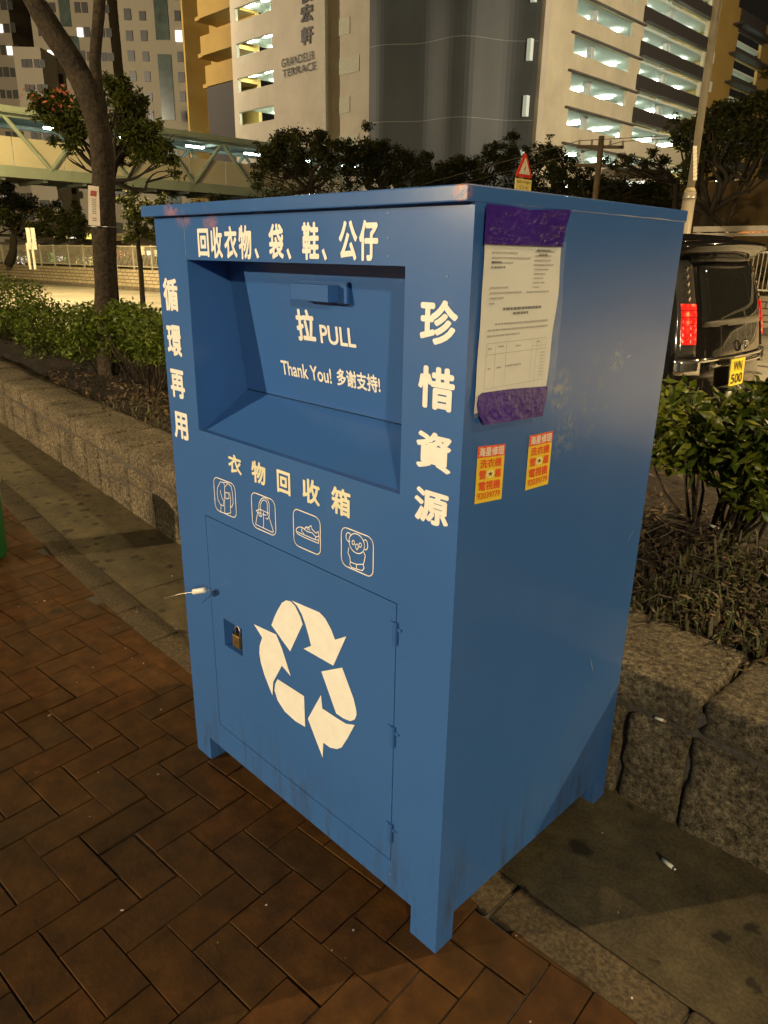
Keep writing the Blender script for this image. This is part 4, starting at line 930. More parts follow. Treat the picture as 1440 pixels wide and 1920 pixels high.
HT = 34.0
# left facade, plane y = YP, runs along x
uL = lambda px_, py_=150: onY(px_, py_, YP)[0]
zL = lambda px_, py_: onY(px_, py_, YP)[2]
xa, xb, xc = uL(430, 0), uL(605, 100), uL(681, 100)
hs = []; zrow = []
for r_ in range(4):
    z0, z1 = zL(481, (97, 163, 228, 27)[r_]), zL(481, (70, 130, 197, 4)[r_])
zs0 = zL(480, 230); st = (zL(480, 98)-zL(480, 230))/2
for k in range(-4, 5): z0 = zs0+k*st; hs.append((uL(447, 180), uL(513, 180), z0, z0+st*.40))
m = MB(); holes(m, lambda a, b: (a, YP, b), xa, xb, 0, HT, hs, D=(0, .35, 0)); PLo(m); m.build('left_wall', CRM, bd)
m = MB(); PR = lambda a, b: (a, YP+1.0, b); xg = uL(640, 100)
m.quad((xb, YP, 0), (xb, YP+1.0, 0), (xb, YP+1.0, HT), (xb, YP, HT)); m.quad(PR(xb, 0), PR(xc, 0), PR(xc, HT), PR(xb, HT)); PLo(m); m.build('return_wall', CRM, bd)
m = MB()
for k in range(-3, 5): z0 = zs0+k*st-.3; m.box(xb+.02, xg+(1.2 if k % 2 else 0), YP+.94, YP+1.02, z0, z0+st*.42)
m.box(xb-.02, xb+.35, YP-.05, YP+.3, 0, HT); PLo(m); m.build('bay_panel', simple('pale_bay_panel', (.52, .50, .38), .7), bd)
# floors with ceiling lamps behind the openings
m = MB(); lm = MB(); cm = MB()
for k in range(-4, 5):
    z0 = zs0+k*st-.9; m.box(uL(436, 180), xb-.5, YP+.36, YP+9, z0+st-.32+.0, z0+st-.12)
    for xx in np.linspace(uL(450, 180), uL(510, 180), 3):
        for yy in (1.6, 4.6)[:2 if k > -3 else 1]: lm.box(xx-.6, xx+.6, YP+yy, YP+yy+.16, z0+st-.46, z0+st-.38)
m.box(uL(436, 180), xb-.5, YP+9, YP+9.2, 0, HT); PLo(m); m.build('car_park_floor', CEIL, bd)
PLo(lm); spread_boxes(lm, 'ceiling_light', emit('car_park_tube', (.86, 1, .80), 150), bd)
# mustard balconies and stair core at the far left of this facade
m = MB(); x0, x1 = uL(352, 150), xa; m.box(x0, x1-.02, YP+3.0, YP+3.4, 0, HT); m.box(x0-.3, x0, YP-.1, YP+3.4, 0, HT); PLo(m); m.build('stair_wall', MUST, bd)
for (pa, pb_, ya, yb_) in ((374, 421, -45, 25), (376, 421, 60, 98), (382, 425, 118, 158)):
    m = MB(); z1, z0 = zL((pa+pb_)/2, ya), zL((pa+pb_)/2, yb_); m.box(uL(pa, 100), xa-.02, YP+.05, YP+.3, z0, z1); m.box(uL(pa, 100)-1.0, xa-.02, YP+.3, YP+2.98, z0, z0+.35); PLo(m); m.build('balcony', MUST, bd)
m = MB(); wz = [(392, 417, 55, 32), (397, 420, 118, 95)]
for (pa, pb_, ya, yb_) in wz: m.box(uL(pa, 80), xa-.05, YP+2.8, YP+2.95, zL(405, ya), zL(405, yb_))
PLo(m); m.build('lit_opening', emit('lit_stair', (.72, .9, .72), .55), bd)
m = MB(); m.box(uL(388, 200), xa-.02, YP+.1, YP+.3, 0, zL(410, 158)); PLo(m); m.build('dark_panel', DARKP, bd)
# building name
PT = lambda a, b: tuple(np.array((a, YP-.10, b))-L)
DK = simple('dark_letter', (.05, .045, .04), .5)
m = MB(); ql = uL(565, 40), uL(588, 40)
for s, za, zb_ in (('俊', -32, 6), ('宏', 8, 42), ('軒', 50, 84)): add_text(m, s, PT, ql[0], ql[1], zL(576, zb_), zL(576, za), .03)
a_, b_ = uL(529, 120), uL(591, 120); zt1, zt0 = zL(560, 103), zL(560, 119)
add_text(m, 'GRANDEUR', PT, a_, b_, zt0-.02, zt1, .006); add_text(m, 'TERRACE', PT, a_+.1, b_+.2, zL(560, 139), zL(560, 124), .006)
m.build('name_lettering', DK, bd)
# charcoal corner: softly waving skin from (xc,YP) to (XP, yq)
yq = onX(1012, 120, XP)[1]; A_ = np.array([xc, YP+.8]); B_ = np.array([XP-.2, yq]); n = 40; m = MB(); seams = MB()
dirn = (B_-A_)/np.linalg.norm(B_-A_); nrm = np.array([dirn[1], -dirn[0]])
pts = []
for k in range(n+1):
    t = k/n; bulge = 2.6*math.sin(math.pi*min(1, t*1.0))*(.55+.45*t)+.55*math.sin(t*4*math.pi+.6); pts.append(A_+(B_-A_)*t+nrm*bulge)
for k in range(n):
    p, q = pts[k], pts[k+1]; m.quad((*p, 0), (*q, 0), (*q, HT), (*p, HT))
    for zz in (6.5, 12.1, 17.7, 23.3): 
        e = np.array([*nrm*.03, 0]); P3 = lambda w_, z_: np.array([*w_, z_])+e
        seams.quad(P3(p, zz), P3(q, zz), P3(q, zz+.05), P3(p, zz+.05))
PLo(m); o = m.build('curved_facade', CHAR, bd, True); PLo(seams)
for k in range(4):
    s4 = MB(); [s4.quad(*[seams.v[i_] for i_ in f_]) for f_ in seams.f[k::4]]; s4.build('facade_seam', bpy.data.materials.get('seam_grey') or simple('seam_grey', (.17, .175, .16), .5), bd)
# right facade, plane x = XP, runs along y
uR = lambda px_, py_=150: onX(px_, py_, XP)[1]
zR = lambda px_, py_: onX(px_, py_, XP)[2]
ya, yb1, ye = uR(1017, 120), uR(1200, 150), uR(1395, 60)
yw0, yw1, yw2, yw3 = uR(1078, 65), uR(1182, 115), uR(1203, 100), uR(1320, 110)
zs1 = zR(1072, 205+18); sr = (zR(1078, 65)-zR(1068, 205))/2; zt_ = zR(1068, 205)
hs = []
for k in range(-4, 6):
    z1 = zt_+k*sr; hs.append((yw0, yw1, z1-sr*.46, z1))
    if k != -9: hs.append((yw2, yw3, z1+.35-sr*.52, z1+.35))
m = MB(); holes(m, lambda a, b: (XP, a, b), ya, uR(1345, 60), 0, HT, hs, D=(-.35, 0, 0)); PLo(m); m.build('right_wall', CRM2, bd)
m = MB(); cl = MB(); lm = MB(); led = MB(); dk = MB()
for k in range(-4, 6):
    z1 = zt_+k*sr
    m.box(XP-16, XP-.36, ya+.3, uR(1440, 60), z1+.05, z1+.25)
    if k < -2: continue
    for yy in np.arange(yw0+1.5, uR(1440, 60), 4.6):
        for xx in (3.0,): lm.box(XP-xx-.75, XP-xx+.75, yy-.22, yy+.22, z1-.14, z1-.06)
    for yy in (yw0+(yw1-yw0)*.45, yw2+(yw3-yw2)*.5): cl.box(XP-1.3, XP-.8, yy-.25, yy+.25, z1-sr, z1+.05)
    led.box(XP, XP+.25, yw0-.6, yw2, z1+.02, z1+.16)
    if k >= 0: dk.box(XP+.0, XP+.10, yw2-.4, yw3+.5, z1+.40, z1+.35+sr*.46); led.box(XP, XP+.5, yw2-.4, yw3+.9, z1+.35, z1+.398)
m.box(XP-16.2, XP-16, ya, uR(1440, 60), 0, HT); PLo(m); m.build('car_park_floor', CEIL, bd)
PLo(cl); spread_boxes(cl, 'car_park_column', SLABM, bd); PLo(lm); spread_boxes(lm, 'round_ceiling_light', emit('car_park_round_lamp', (.88, 1, .84), 85), bd); PLo(led); led.build('ledge', simple('ledge_dark', (.10, .085, .07), .7), bd); PLo(dk); dk.build('spandrel', DARKP, bd)
m = MB(); m.box(XP-.5, XP+.25, ya-.5, ya+.3, 0, HT); PLo(m); m.build('corner_fin', CRM, bd)
m = MB()
for k in range(-1, 6):
    z1 = zt_+k*sr*1.45-1.2; q = pts[-3]; m.box(XP-.7, XP-.35, ya-1.3, ya-.55, z1, z1+1.5)
PLo(m); m.build('slot_window', emit('slot_light', (.8, .9, .65), .35), bd)
for (a, b) in ((1330, 108), (1325, 163)): m = MB(); y_, z_ = uR(a, b), zR(a, b); m.box(XP, XP+.3, y_-.6, y_+.6, z_-.5, z_+.5); PLo(m); m.build('vent_box', simple('vent_white', (.6, .58, .5), .6), bd)
# far wing beyond, mustard with dark spandrels
m = MB(); yv0, yv1 = uR(1345, 60), uR(1378, 60); m.box(XP-16, XP-.0, yv0, yv1, 0, HT*.9); PLo(m); m.build('mustard_pier', MUST, bd)
hs = []; yy0, yy1 = uR(1382, 80), uR(1428, 90)
for k in range(-3, 5): z1 = zt_+k*sr+1.0; hs.append((yy0, yy1, z1-sr*.6, z1))
ztop = zR(1400, 22)
m = MB(); holes(m, lambda a, b: (XP, a, b), yv1, uR(1470, 60), 0, ztop, [h for h in hs if h[3] < ztop], D=(-.35, 0, 0)); PLo(m); m.build('wing_wall', MUST, bd)
m = MB()
for h in hs:
    if h[3] < ztop: m.box(XP+.02, XP+.1, yy0-.2, yy1+.2, h[2]-sr*.38, h[2]); m.box(XP+.02, XP+1.2, yy0-1.8, yy1+.8, h[3]+.1, h[3]+.3)
m.box(XP+.02, XP+.1, yy0-.2, yy1+.2, ztop-2.2, ztop); PLo(m); m.build('wing_spandrel', DARKP, bd)
# low mustard pavilion at street level behind the van
pv = onY(1440, 330, 40); m = MB(); m.box(-24, -6, 38, 44, 0, 5.2); o = m.build('low_building', simple('ochre_wall', (.15, .095, .03), .8, nscale=.8, var=.25)); tag(o, 'low mustard coloured building behind the spreading tree', 'building')

# ------------------------------------------------------------------ residential towers
WINF = simple('window_frame_dark', (.09, .08, .065), .5); WING = simple('window_glass_dark', (.03, .027, .02), .4); WLIT = emit('window_lit', (1, .95, .85), 1.5)
TW = simple('tower_wall', (.30, .255, .175), .8, nscale=.12, var=.08); TW2 = simple('tower_wall_painted_shade', (.24, .20, .135), .8, nscale=.12, var=.08); GLS = simple('green_glass_strip', (.06, .08, .065), .2, nscale=.6, var=.5)  # second wall tone is the first darkened, shade put into the colour
wm = MB(); wm.box(-.5, .5, -.10, .0, 0, 1); wmesh = None
def tower(label, Z, pa, pb_, ytop, cols, mat, row0, rows, stp, strips=(), lit=(), base=0, dep=14, win=(.8, 1.15)):
    right = np.array([math.cos(YAW), -math.sin(YAW), 0]); p0 = far(pa, 230, Z); p1 = far(pb_, 230, Z); ang = math.atan2(right[1], right[0])
    t = empty('apartment_tower', (p0[0], p0[1], 0), label, 'building', 'apartment towers beyond the footbridge'); t.rotation_euler = (0, 0, ang)
    W_ = float((p1-p0)@right); lx = lambda px_: float((far(px_, 150, Z)-p0)@right)
    m = MB(); m.box(0, W_, 0, dep, base, ytop); m.build('wall', mat, t)
    for (a, b, za, zb_) in strips: m = MB(); m.box(lx(a), lx(b), -.12, .05, za, zb_); m.build('glazed_strip', GLS, t)
    m0 = MB(); m0.box(-win[0]/2, win[0]/2, -.14, .0, 0, win[1]); f = None; k = 0
    for r_ in range(rows):
        for c_ in cols:
            k += 1
            if k > 98: break
            on_ = (r_, c_) in lit or random.random() < .06
            if f is None: o = m0.build('window', WING, t); f = o
            else:
                o = f.copy(); C.objects.link(o); o.parent = t
                if on_: o.data = f.data.copy(); o.data.materials[0] = WLIT
            o.location = (lx(c_), 0, row0+r_*stp); o.scale = (random.uniform(.85, 1.1), 1, random.uniform(.85, 1.1))
    return t
Z1 = 108
zz = lambda px_, py_, Z: far(px_, py_, Z)[2]
s1 = (zz(275, 30, Z1)-zz(275, 218, Z1))/5
tower('pale apartment tower with glazed stair strip, next to the mustard balconies', Z1, 240, 366, 70, (250, 277, 341), TW, zz(275, 226, Z1)-s1*3, 18, s1, strips=[(299, 324, zz(310, 225, Z1), zz(310, 102, Z1)), (299, 324, zz(310, 75, Z1), zz(310, -60, Z1)), (299, 324, 0, zz(310, 250, Z1))])
Z2 = 118; s2 = 2.9
tower('narrow tower strip with shade in its colour between two pale apartment towers', Z2+4, 218, 246, 70, (228,), TW2, 3, 22, s2)
tower('apartment tower seen between the forked limbs of the tree', Z2, 82, 222, 70, (88, 101, 114, 160, 173, 200, 213), TW, 9.5, 10, s2, strips=[(126, 146, zz(130, 50, Z2), zz(130, -90, Z2)), (134, 156, zz(140, 130, Z2), zz(140, 68, Z2))])
tower('low pale block with small paired windows in front of the left towers', 112, 42, 92, zz(60, 88, 112), (50, 60, 73, 84), TW, 1.5, 9, 2.9, win=(.7, .9), dep=5)
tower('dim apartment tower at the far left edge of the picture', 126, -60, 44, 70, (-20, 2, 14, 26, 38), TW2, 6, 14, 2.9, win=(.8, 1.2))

# ------------------------------------------------------------------ shops and lights beyond the far railing
def shop(px0, px1, pyt, pyb, Z, col, st_, label):
    right = np.array([math.cos(YAW), -math.sin(YAW), 0]); ang = math.atan2(right[1], right[0]); p = far(px0, pyb, Z); W_ = (px1-px0)/FPX*Z*1.06; H_ = (pyb-pyt)/FPX*Z*1.03
    zb_ = p[2]; t = empty('shop', (p[0], p[1], 0), label, 'shop', 'lit shops beyond the far railing'); t.rotation_euler = (0, 0, ang)
    m = MB(); m.box(-.6, W_+.6, .3, 4, 0, zb_+H_+.9); m.build('wall', simple('shop_wall', (.22, .18, .12), .8), t)
    m = MB(); m.box(-.8, W_+.8, -.9, .3, zb_+H_+.55, zb_+H_+.7); m.build('canopy', simple('shop_canopy', (.3, .27, .2), .7), t)
    for k in range(3):
        m = MB(); a = W_*k/3+.05; m.box(a, W_*(k+1)/3-.1, .18, .29, zb_+H_*random.uniform(0, .35), zb_+H_*random.uniform(.6, 1)); m.build('lit_window', emit('shop_glow', [col, (1, .95, .8), col][k], st_*random.uniform(.4, 1.2)), t)
shop(100, 176, 440, 462, 58, (1, .78, .15), 1.6, 'yellow lit shop front left of the tree trunk')
shop(28, 52, 478, 498, 52, (1, .95, .85), 2.0, 'small white lit shop at the left behind the railing')
shop(88, 128, 476, 492, 50, (.25, 1, .3), 1.3, 'shop with green and white lights behind the railing')
shop(140, 172, 480, 498, 49, (1, .85, .3), 1.2, 'shop with warm yellow lights just left of the tree trunk')
shop(222, 240, 472, 484, 47, (1, .15, .05), 1.0, 'small shop with a red light right of the tree trunk')
shop(258, 296, 465, 482, 45, (1, .85, .25), 1.3, 'yellow lit shop nearest the left side of the bin')
shop(560, 610, 328, 344, 62, (1, .92, .4), 1.6, 'upper shop with yellow glow between the dark trees')
shop(1165, 1230, 338, 362, 60, (.85, 1, .8), 1.7, 'white lit shop behind the thin sparse tree')
shop(640, 700, 345, 356, 60, (1, .85, .4), .9, 'dim yellow lit shop above the middle of the bin lid')

# small twin signs by the railing at the left
ts = empty('twin_sign', tuple(far(62, 500, 31)), 'pair of narrow grey signs on posts behind the far railing', 'sign'); L = np.array(ts.location)
rt = np.array([math.cos(YAW), -math.sin(YAW), 0])
for (a, b) in ((53, 60), (62, 69)):
    m = MB(); m.obox(far(a, 468, 31)-L, rt*(b-a)/FPX*31, HF*.03, (0, 0, 36/FPX*31)); m.build('sign_panel', simple('grey_sign', (.36, .38, .36), .5), ts)
    m = MB(); m.obox(far((a+b)/2-1.5, 505, 31)-L, rt*.08, HF*.05, (0, 0, 1.0)); m.build('post', RAIL, ts)

# ------------------------------------------------------------------ height warning sign
SX = far(981, 333, 14.0); wsn = empty('road_sign', (SX[0], SX[1], -.15), 'red and white triangular warning sign with yellow plate above the bin lid', 'road sign'); L = np.array(wsn.location)
zb_ = SX[2]; ztp = far(981, 284, 14.0)[2]; h_ = ztp-zb_; w_ = h_*.62
REDS = simple('sign_red', (.62, .05, .03), .4); SW = simple('sign_white', (.80, .74, .60), .4); SY = simple('sign_yellow', (.78, .68, .24), .4); BK = simple('sign_black', (.02, .02, .02), .5)
def tri(s, x_): 
    c = np.array([0, 0, zb_+h_*.36]); return [tuple(c+np.array([x_, a*s, b*s])-np.array([0, 0, L[2]])) for a, b in ((-w_, -h_*.36), (w_, -h_*.36), (0, h_*.64))]
def rtri(s, x_, r=.12):
    P = [np.array(p) for p in tri(s, x_)]; out = []
    for i in range(3):
        a, b, c = P[i-1], P[i], P[(i+1) % 3]; out += [tuple(b+(a-b)*r), tuple(b+(a-b)*r*.3+(c-b)*r*.3), tuple(b+(c-b)*r)]
    return out
m = MB(); A3 = rtri(1, .02); B3 = rtri(1, .0); m.poly(*A3); m.poly(*reversed(B3))
for i in range(9): m.quad(A3[i], A3[(i+1) % 9], B3[(i+1) % 9], B3[i])
m.build('red_triangle', REDS, wsn)
m = MB(); m.poly(*rtri(.66, .024, .06)); m.build('white_face', SW, wsn)
m = MB(); c = np.array([.027, 0, zb_+h_*.33-L[2]])
for pl in ([(.06, .12), (.0, .0), (.03, .0), (-.02, -.13), (-.03, -.02), (-.055, -.02), (.01, .10)], [(-.05, -.02), (.07, .05), (.065, .03), (-.04, -.04)]): m.poly(*[tuple(c+np.array([0, a*h_*1.1, b*h_*1.1])) for a, b in pl])
m.build('zigzag_symbol', BK, wsn)
m = MB(); za, zc = zb_-.025, far(981, 357, 14.0)[2]; m.box(.0, .02, -w_*.92, w_*.92, zc-L[2], za-L[2]); m.build('yellow_plate', SY, wsn)
PS = lambda a, b: (.0225, a, b-L[2]); m = MB(); add_text(m, 'Safe Height', PS, -w_*.8, w_*.8, zc+(za-zc)*.56, zc+(za-zc)*.88, .01); add_text(m, '5.2 m', PS, -w_*.5, w_*.5, zc+(za-zc)*.12, zc+(za-zc)*.42, .01); m.build('plate_lettering', simple('plate_ink', (.25, .2, .05), .6), wsn)
m = MB(); m.tube([(-.04, 0, 0), (-.04, 0, ztp-L[2]-.1)], .035, 12); m.build('post', GALV, wsn, True)
# sticker and band on the street lamp post
Lp = np.array(post.location); m = MB(); 
for k in range(9):
    q = far(1303, 338-k*7.2, 10.93)-Lp; m.obox(q-rt*.028, rt*.05, HF*-.006, (0, 0, .045))
m2_ = MB(); q0 = far(1296, 342, 10.95)-Lp; 
m.v = [(v_[0], v_[1], v_[2]) for v_ in m.v]
m.build('number_plates', SW, post)
m = MB(); q = far(1291, 373, 11)[2]-Lp[2]; m.tube([(0, 0, q), (0, 0, q+.025)], .092, 20); m.build('band', STEEL, post, True)

# utility pole with crossarms and wires
UP = far(1106, 470, 26); up = empty('utility_pole', (UP[0], UP[1], -.15), 'thin brown utility pole with crossarms above the bin lid', 'pole'); L = np.array(up.location)
WOOD = simple('brown_pole', (.17, .12, .075), .8)
tz = far(1112, 255, 26)[2]; m = MB(); m.tube([(0, 0, 0), (0, 0, tz-L[2])], [.11, .09], 12); m.build('pole', WOOD, up, True)
m = MB()
for d_, z_ in ((0, -.35), (0, -.9)): m.obox(-rt*.75+np.array([0, 0, tz-L[2]+z_]), rt*1.5, HF*.08, (0, 0, .09))
m.build('crossarm', WOOD, up)
m = MB()
for k in (-.7, -.3, .3, .7):
    m.tube([rt*k+np.array([0, 0, tz-L[2]-.26]), rt*k+np.array([0, 0, tz-L[2]-.12])], .035, 8)
m.build('insulator', simple('porcelain', (.4, .36, .3), .3), up)
m = MB()
for k in (-.7, .7):
    s = rt*k+np.array([0, 0, tz-L[2]-.14]); e = np.array([22, 2.5, .6])+s; mm_ = (s+e)/2+np.array([0, 0, -.35]); m.tube([s, (s+mm_)/2+np.array([0, 0, -.12]), mm_, (e+mm_)/2+np.array([0, 0, -.05]), e], .011, 5)
    e = np.array([-40, 10, -1.0])+s; mm_ = (s+e)/2+np.array([0, 0, -.7]); m.tube([s, (s+mm_)/2+np.array([0, 0, -.2]), mm_, (e+mm_)/2+np.array([0, 0, -.1]), e], .011, 5)
m.build('wire', simple('wire_dark', (.10, .09, .07), .6), up)

# shelter beam and orange canopy beyond the van
GREYM = simple('grey_beam', (.36, .33, .28), .5, nscale=2)
sh = empty('shelter', (-1.2, 12.2, -.15), 'grey beamed shelter frame right behind the roof of the van', 'shelter')
L = np.array(sh.location); z1 = onY(1360, 430, 12.2)[2]; z2 = onY(1360, 439, 12.2)[2]
x0, x1 = -5.0, 3.5
m = MB(); m.box(x0-L[0], x1-L[0], 0, .1, z1-L[2]-.035, z1-L[2]+.05); m.build('upper_beam', GREYM, sh); m = MB(); m.box(x0-L[0], x1-L[0], .0, .08, z2-L[2]-.03, z2-L[2]+.02); m.build('lower_beam', GREYM, sh)
for xx in (x0+.1, -2.3, 0.9, 3.3): m = MB(); m.box(xx-.04-L[0], xx+.04-L[0], .02, .09, 0, z1-L[2]-.04); m.build('post', GREYM, sh)
ORG = simple('orange_slat', (.75, .28, .06), .5); oc = empty('orange_canopy', (-2.5, 13.5, -.15), 'orange slatted curved canopy beside the grey shelter frame', 'canopy'); L = np.array(oc.location)
cx_ = onY(1415, 430, 13.5); m = MB()
for k in range(26):
    t = k/25; xx = cx_[0]-.75+t*2.6-L[0]; h_ = cx_[2]+.14*math.sin(math.pi*min(1, t*1.3))-L[2]; m.obox((xx, 0, h_-.30), (.045, 0, 0), (.3, 0, 0.26), (0, .03, .03)) if False else m.obox((xx, -.2, h_-.22), (.05, 0, .02), (0, .8, .1), (.0, .0, .03))
m.build('slat', ORG, oc)
m = MB(); 
for xx in (cx_[0]-.6-L[0], cx_[0]+1.7-L[0]): m.tube([(xx, .3, 0), (xx, .3, cx_[2]-L[2])], .03, 8)
m.build('post', GREYM, oc)

# ------------------------------------------------------------------ the black van
van = empty('van', (-1.44, 5.03, -.15), 'black van with lit red tail lamp parked on the road beyond the bush', 'van'); 
BLK, bnt, bb = newmat('black_car_paint'); bb.inputs['Base Color'].default_value = (.008, .007, .006, 1); bb.inputs['Roughness'].default_value = .09; bb.inputs['Coat Weight'].default_value = .7; bb.inputs['Coat Roughness'].default_value = .03
bump(bnt, bb, noise(bnt, coord(bnt), 2.5, 2), .04, .03)
GLB, _, gb2 = newmat('tinted_glass'); gb2.inputs['Base Color'].default_value = (.012, .012, .010, 1); gb2.inputs['Roughness'].default_value = .03; gb2.inputs['Specular IOR Level'].default_value = 1.0
CHR = simple('chrome', (.75, .73, .68), .10, metal=1, var=.02); RUB = simple('rubber', (.018, .017, .016), .75); PLAST = simple('black_plastic', (.02, .02, .019), .45)
# local frame: +x rear, y across (-.85 left side towards planter), z from road. length 4.6 m
Lz = 4.6
def sect(z):   # half width by height
    return float(np.interp(z, [.22, .45, .8, 1.05, 1.25, 1.6, 1.75, 1.84], [.74, .78, .79, .785, .765, .70, .65, .56]))
def rearx(z):  # rear plane by height
    return float(np.interp(z, [.22, .45, .62, .72, 1.0, 1.3, 1.62, 1.84], [-.03, .05, .06, .0, -.02, -.07, -.17, -.32]))
def frontx(z): return float(np.interp(z, [.22, .5, .85, 1.05, 1.45, 1.75, 1.84], [-4.45, -4.6, -4.45, -4.15, -3.3, -2.7, -2.3]))
zs = [.22, .32, .45, .55, .62, .72, .85, 1.0, 1.05, 1.15, 1.3, 1.45, 1.6, 1.68, 1.75, 1.80, 1.84]; m = MB(); rings = []
for z in zs:
    W_ = sect(z); xr = rearx(z); xf = frontx(z); ring = []
    for a in np.linspace(-1, 1, 13): ring.append((xr+.11*(1-abs(a)**2.6)-.07*abs(a)**10, a*W_, z))        # bowed rear with round corners
    for t in np.linspace(.04, .96, 12): ring.append((xr*(1-t)+xf*t-.05, W_, z))
    for a in np.linspace(1, -1, 9): ring.append((xf-.18*(1-abs(a)**2.2)+.1*abs(a)**8, a*W_*.93, z))
    for t in np.linspace(.96, .04, 12): ring.append((xr*(1-t)+xf*t-.05, -W_, z))
    rings.append(ring)
n = len(rings[0])
for r_ in rings: m.v += r_
for i in range(len(rings)-1):
    for k in range(n): m.f.append((i*n+k, i*n+(k+1) % n, (i+1)*n+(k+1) % n, (i+1)*n+k))
m.f.append(tuple(range(n))); m.f.append(tuple((len(rings)-1)*n+k for k in range(n)))
m.build('body', BLK, van, True)
def rsurf(a, z, off=.006): W_ = sect(z); return (rearx(z)+.11*(1-abs(a)**2.6)-.07*abs(a)**10+off, a*W_, z)
def rpatch(a0, a1, z0, z1, off, mat, name, na=12, nz=8, inset=None):
    m = MB()
    for i in range(nz+1):
        for j in range(na+1): a = a0+(a1-a0)*j/na; z = z0+(z1-z0)*i/nz; m.v.append(rsurf(a, z, off))
    for i in range(nz):
        for j in range(na): q = i*(na+1)+j; m.f.append((q, q+1, q+na+2, q+na+1))
    b0 = len(m.v); ring = [j for j in range(na+1)]+[(i*(na+1)+na) for i in range(1, nz+1)]+[nz*(na+1)+j for j in range(na-1, -1, -1)]+[i*(na+1) for i in range(nz-1, 0, -1)]
    for r_ in ring: v_ = m.v[r_]; m.v.append((v_[0]-off-.004, v_[1], v_[2]))
    for k in range(len(ring)): k2 = (k+1) % len(ring); m.f.append((ring[k], b0+k, b0+k2, ring[k2]))
    return m.build(name, mat, van, True)
rpatch(-.74, .74, 1.20, 1.62, .008, GLB, 'rear_window')
def side_glass(s):
    for (t0, t1) in ((.05, .27), (.30, .52), (.55, .72)):
        m = MB()
        for z in (1.12, 1.3, 1.5, 1.62):
            for t in np.linspace(t0, t1, 5): m.v.append((rearx(z)*(1-t)+frontx(z)*t-.05, s*(sect(z)+.006), z))
        for i in range(3):
            for j in range(4): q = i*5+j; m.f.append((q, q+1, q+6, q+5))
        m.build('side_window', GLB, van, True)
side_glass(-1); side_glass(1)
# spoiler
m = MB(); sp = []
for a in np.linspace(-1, 1, 15):
    x0 = -.30+.11*(1-abs(a)**3); y_ = a*.70; sp.append([(x0-.10, y_, 1.80+.035*(1-a*a)), (x0+.22-.06*abs(a)**3, y_*1.02, 1.765+.03*(1-a*a)), (x0+.235-.06*abs(a)**3, y_*1.02, 1.735+.03*(1-a*a)), (x0+.08, y_, 1.66+.02*(1-a*a))])
for r_ in sp: m.v += r_
for i in range(14):
    for k in range(4): m.f.append((i*4+k, i*4+(k+1) % 4, i*4+4+(k+1) % 4, i*4+4+k))
m.f.append((0, 1, 2, 3)); m.f.append(tuple(14*4+k for k in (3, 2, 1, 0))); m.build('spoiler', BLK, van, True)
# tail lamps: tall stacks, lit red lower section
REDL, rnt, rbb = newmat('lit_tail_lens'); v = coord(rnt)
wv = N(rnt, 'ShaderNodeTexVoronoi'); wv.inputs['Scale'].default_value = 17; wv.inputs['Randomness'].default_value = .15; rnt.links.new(v, wv.inputs['Vector'])
ec = ramp(rnt, wv.outputs['Distance'], [(.10, (1, .28, .08)), (.32, (1, .02, .008)), (.6, (.45, .004, .002))]); rnt.links.new(ec, rbb.inputs['Emission Color']); rbb.inputs['Emission Strength'].default_value = 1.7; rbb.inputs['Base Color'].default_value = (.3, .01, .01, 1); rbb.inputs['Roughness'].default_value = .15
REDO = simple('unlit_red_lens', (.12, .01, .01), .15); SMK = simple('smoked_lens', (.05, .045, .04), .1)
for s in (-1, 1):
    a0, a1 = (s*.97, s*.83) if s < 0 else (.83, .97)
    t = rpatch(min(a0, a1), max(a0, a1), 1.0, 1.66, .014, SMK, 'tail_lamp', 5, 14)
    m = MB()
    for z in np.arange(1.395, 1.64, .05):
        p = np.array(rsurf(s*.90, z, .020)); m.tube([p-np.array([.012, 0, 0]), p+np.array([.006, 0, 0])], [.019, .016], 12)
    o = m.build('reflector', CHR, van); o.parent = t; 
    for kk in range(6):
        z0 = 1.085+kk*.047
        for (b0, b1) in ((.84, .895), (.905, .96)):
            aa = (min(s*b0, s*b1), max(s*b0, s*b1)); o = rpatch(*aa, z0, z0+.043, .024, REDL, 'red_lens', 3, 3); o.parent = t
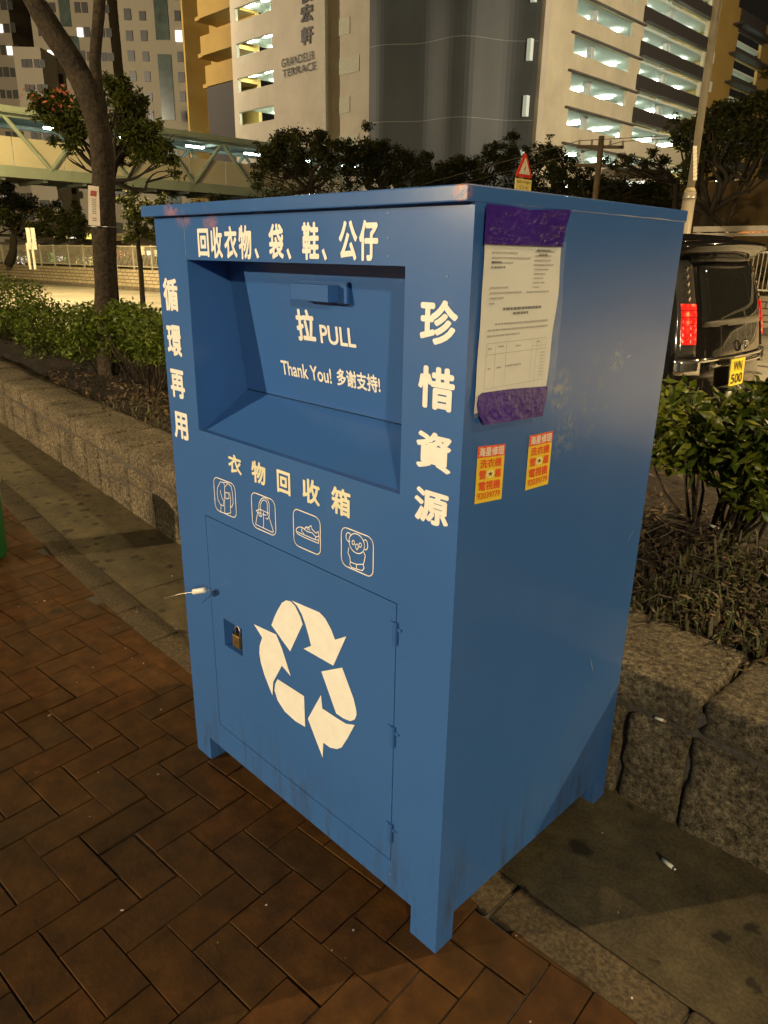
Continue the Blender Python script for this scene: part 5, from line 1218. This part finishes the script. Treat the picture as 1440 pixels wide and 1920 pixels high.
# trim, emblem, bumper
rpatch(-.80, .80, .955, .985, .022, CHR, 'chrome_trim', 18, 2)
m = MB(); c = np.array(rsurf(.03, 1.045, .028))
m.tube([c+np.array([0, .062*math.cos(a), .040*math.sin(a)]) for a in np.linspace(0, 2*math.pi, 24)], .007, 8, False); m.tube([c+np.array([0, .030*math.cos(a), .036*math.sin(a)]) for a in np.linspace(0, 2*math.pi, 20)], .005, 6, False); m.build('emblem', CHR, van, True)
rpatch(-1.0, 1.0, .34, .70, .045, BLK, 'bumper', 20, 6)
rpatch(-.98, -.80, .87, .985, .034, CHR, 'corner_reflector', 5, 4); rpatch(.80, .98, .87, .985, .034, CHR, 'corner_reflector', 5, 4)
rpatch(-.6, .6, .24, .33, .03, PLAST, 'bumper_skirt', 10, 2)
rpatch(-.60, .60, .915, .935, .030, CHR, 'bumper_strip', 18, 2)
pl_ = MB(); c = np.array(rsurf(-.02, .78, .05)); x_ = c[0]+.005
pl_.obox((x_, -.305, .765), (.004, 0, 0), (0, .27, 0), (-.01, 0, .20)); plate = pl_.build('number_plate', simple('plate_yellow', (.86, .66, .02), .4), van)
Pq = lambda a, b: (x_+.0062-.01*(b-.765)/.2, a, b); m = MB(); add_text(m, 'WN', Pq, -.25, -.09, .875, .948, .02); add_text(m, '500', Pq, -.28, -.06, .782, .855, .02); o = m.build('plate_lettering', BK, van); o.parent = plate
for (xx, s) in ((-.75, -1), (-.75, 1), (-3.65, -1), (-3.65, 1)):
    y_ = s*.80; m = MB(); m.tube([(xx, y_-.10, .31), (xx, y_-.09, .31), (xx, y_+.09, .31), (xx, y_+.10, .31)], [.27, .31, .31, .27], 28); t = m.build('tyre', RUB, van, True)
    m = MB(); m.tube([(xx, y_-.103, .31), (xx, y_+.103, .31)], .20, 24); o = m.build('rim', CHR, van); o.parent = t
m = MB()
for s in (-1, 1): m.obox((-3.1, s*.86, 1.05), (-.12, 0, 0), (0, s*.18, 0), (0, 0, .2))
m.build('wing_mirror', BLK, van, bevel=.02)

# ------------------------------------------------------------------ render settings
scene.view_settings.view_transform = 'Standard'; scene.view_settings.look = 'None'; scene.view_settings.exposure = 0; scene.view_settings.gamma = 1
scene.cycles.use_denoising = True; scene.cycles.max_bounces = 6; scene.cycles.diffuse_bounces = 3; scene.cycles.glossy_bounces = 3; scene.cycles.caustics_reflective = False; scene.cycles.caustics_refractive = False
scene.cycles.sample_clamp_indirect = 4
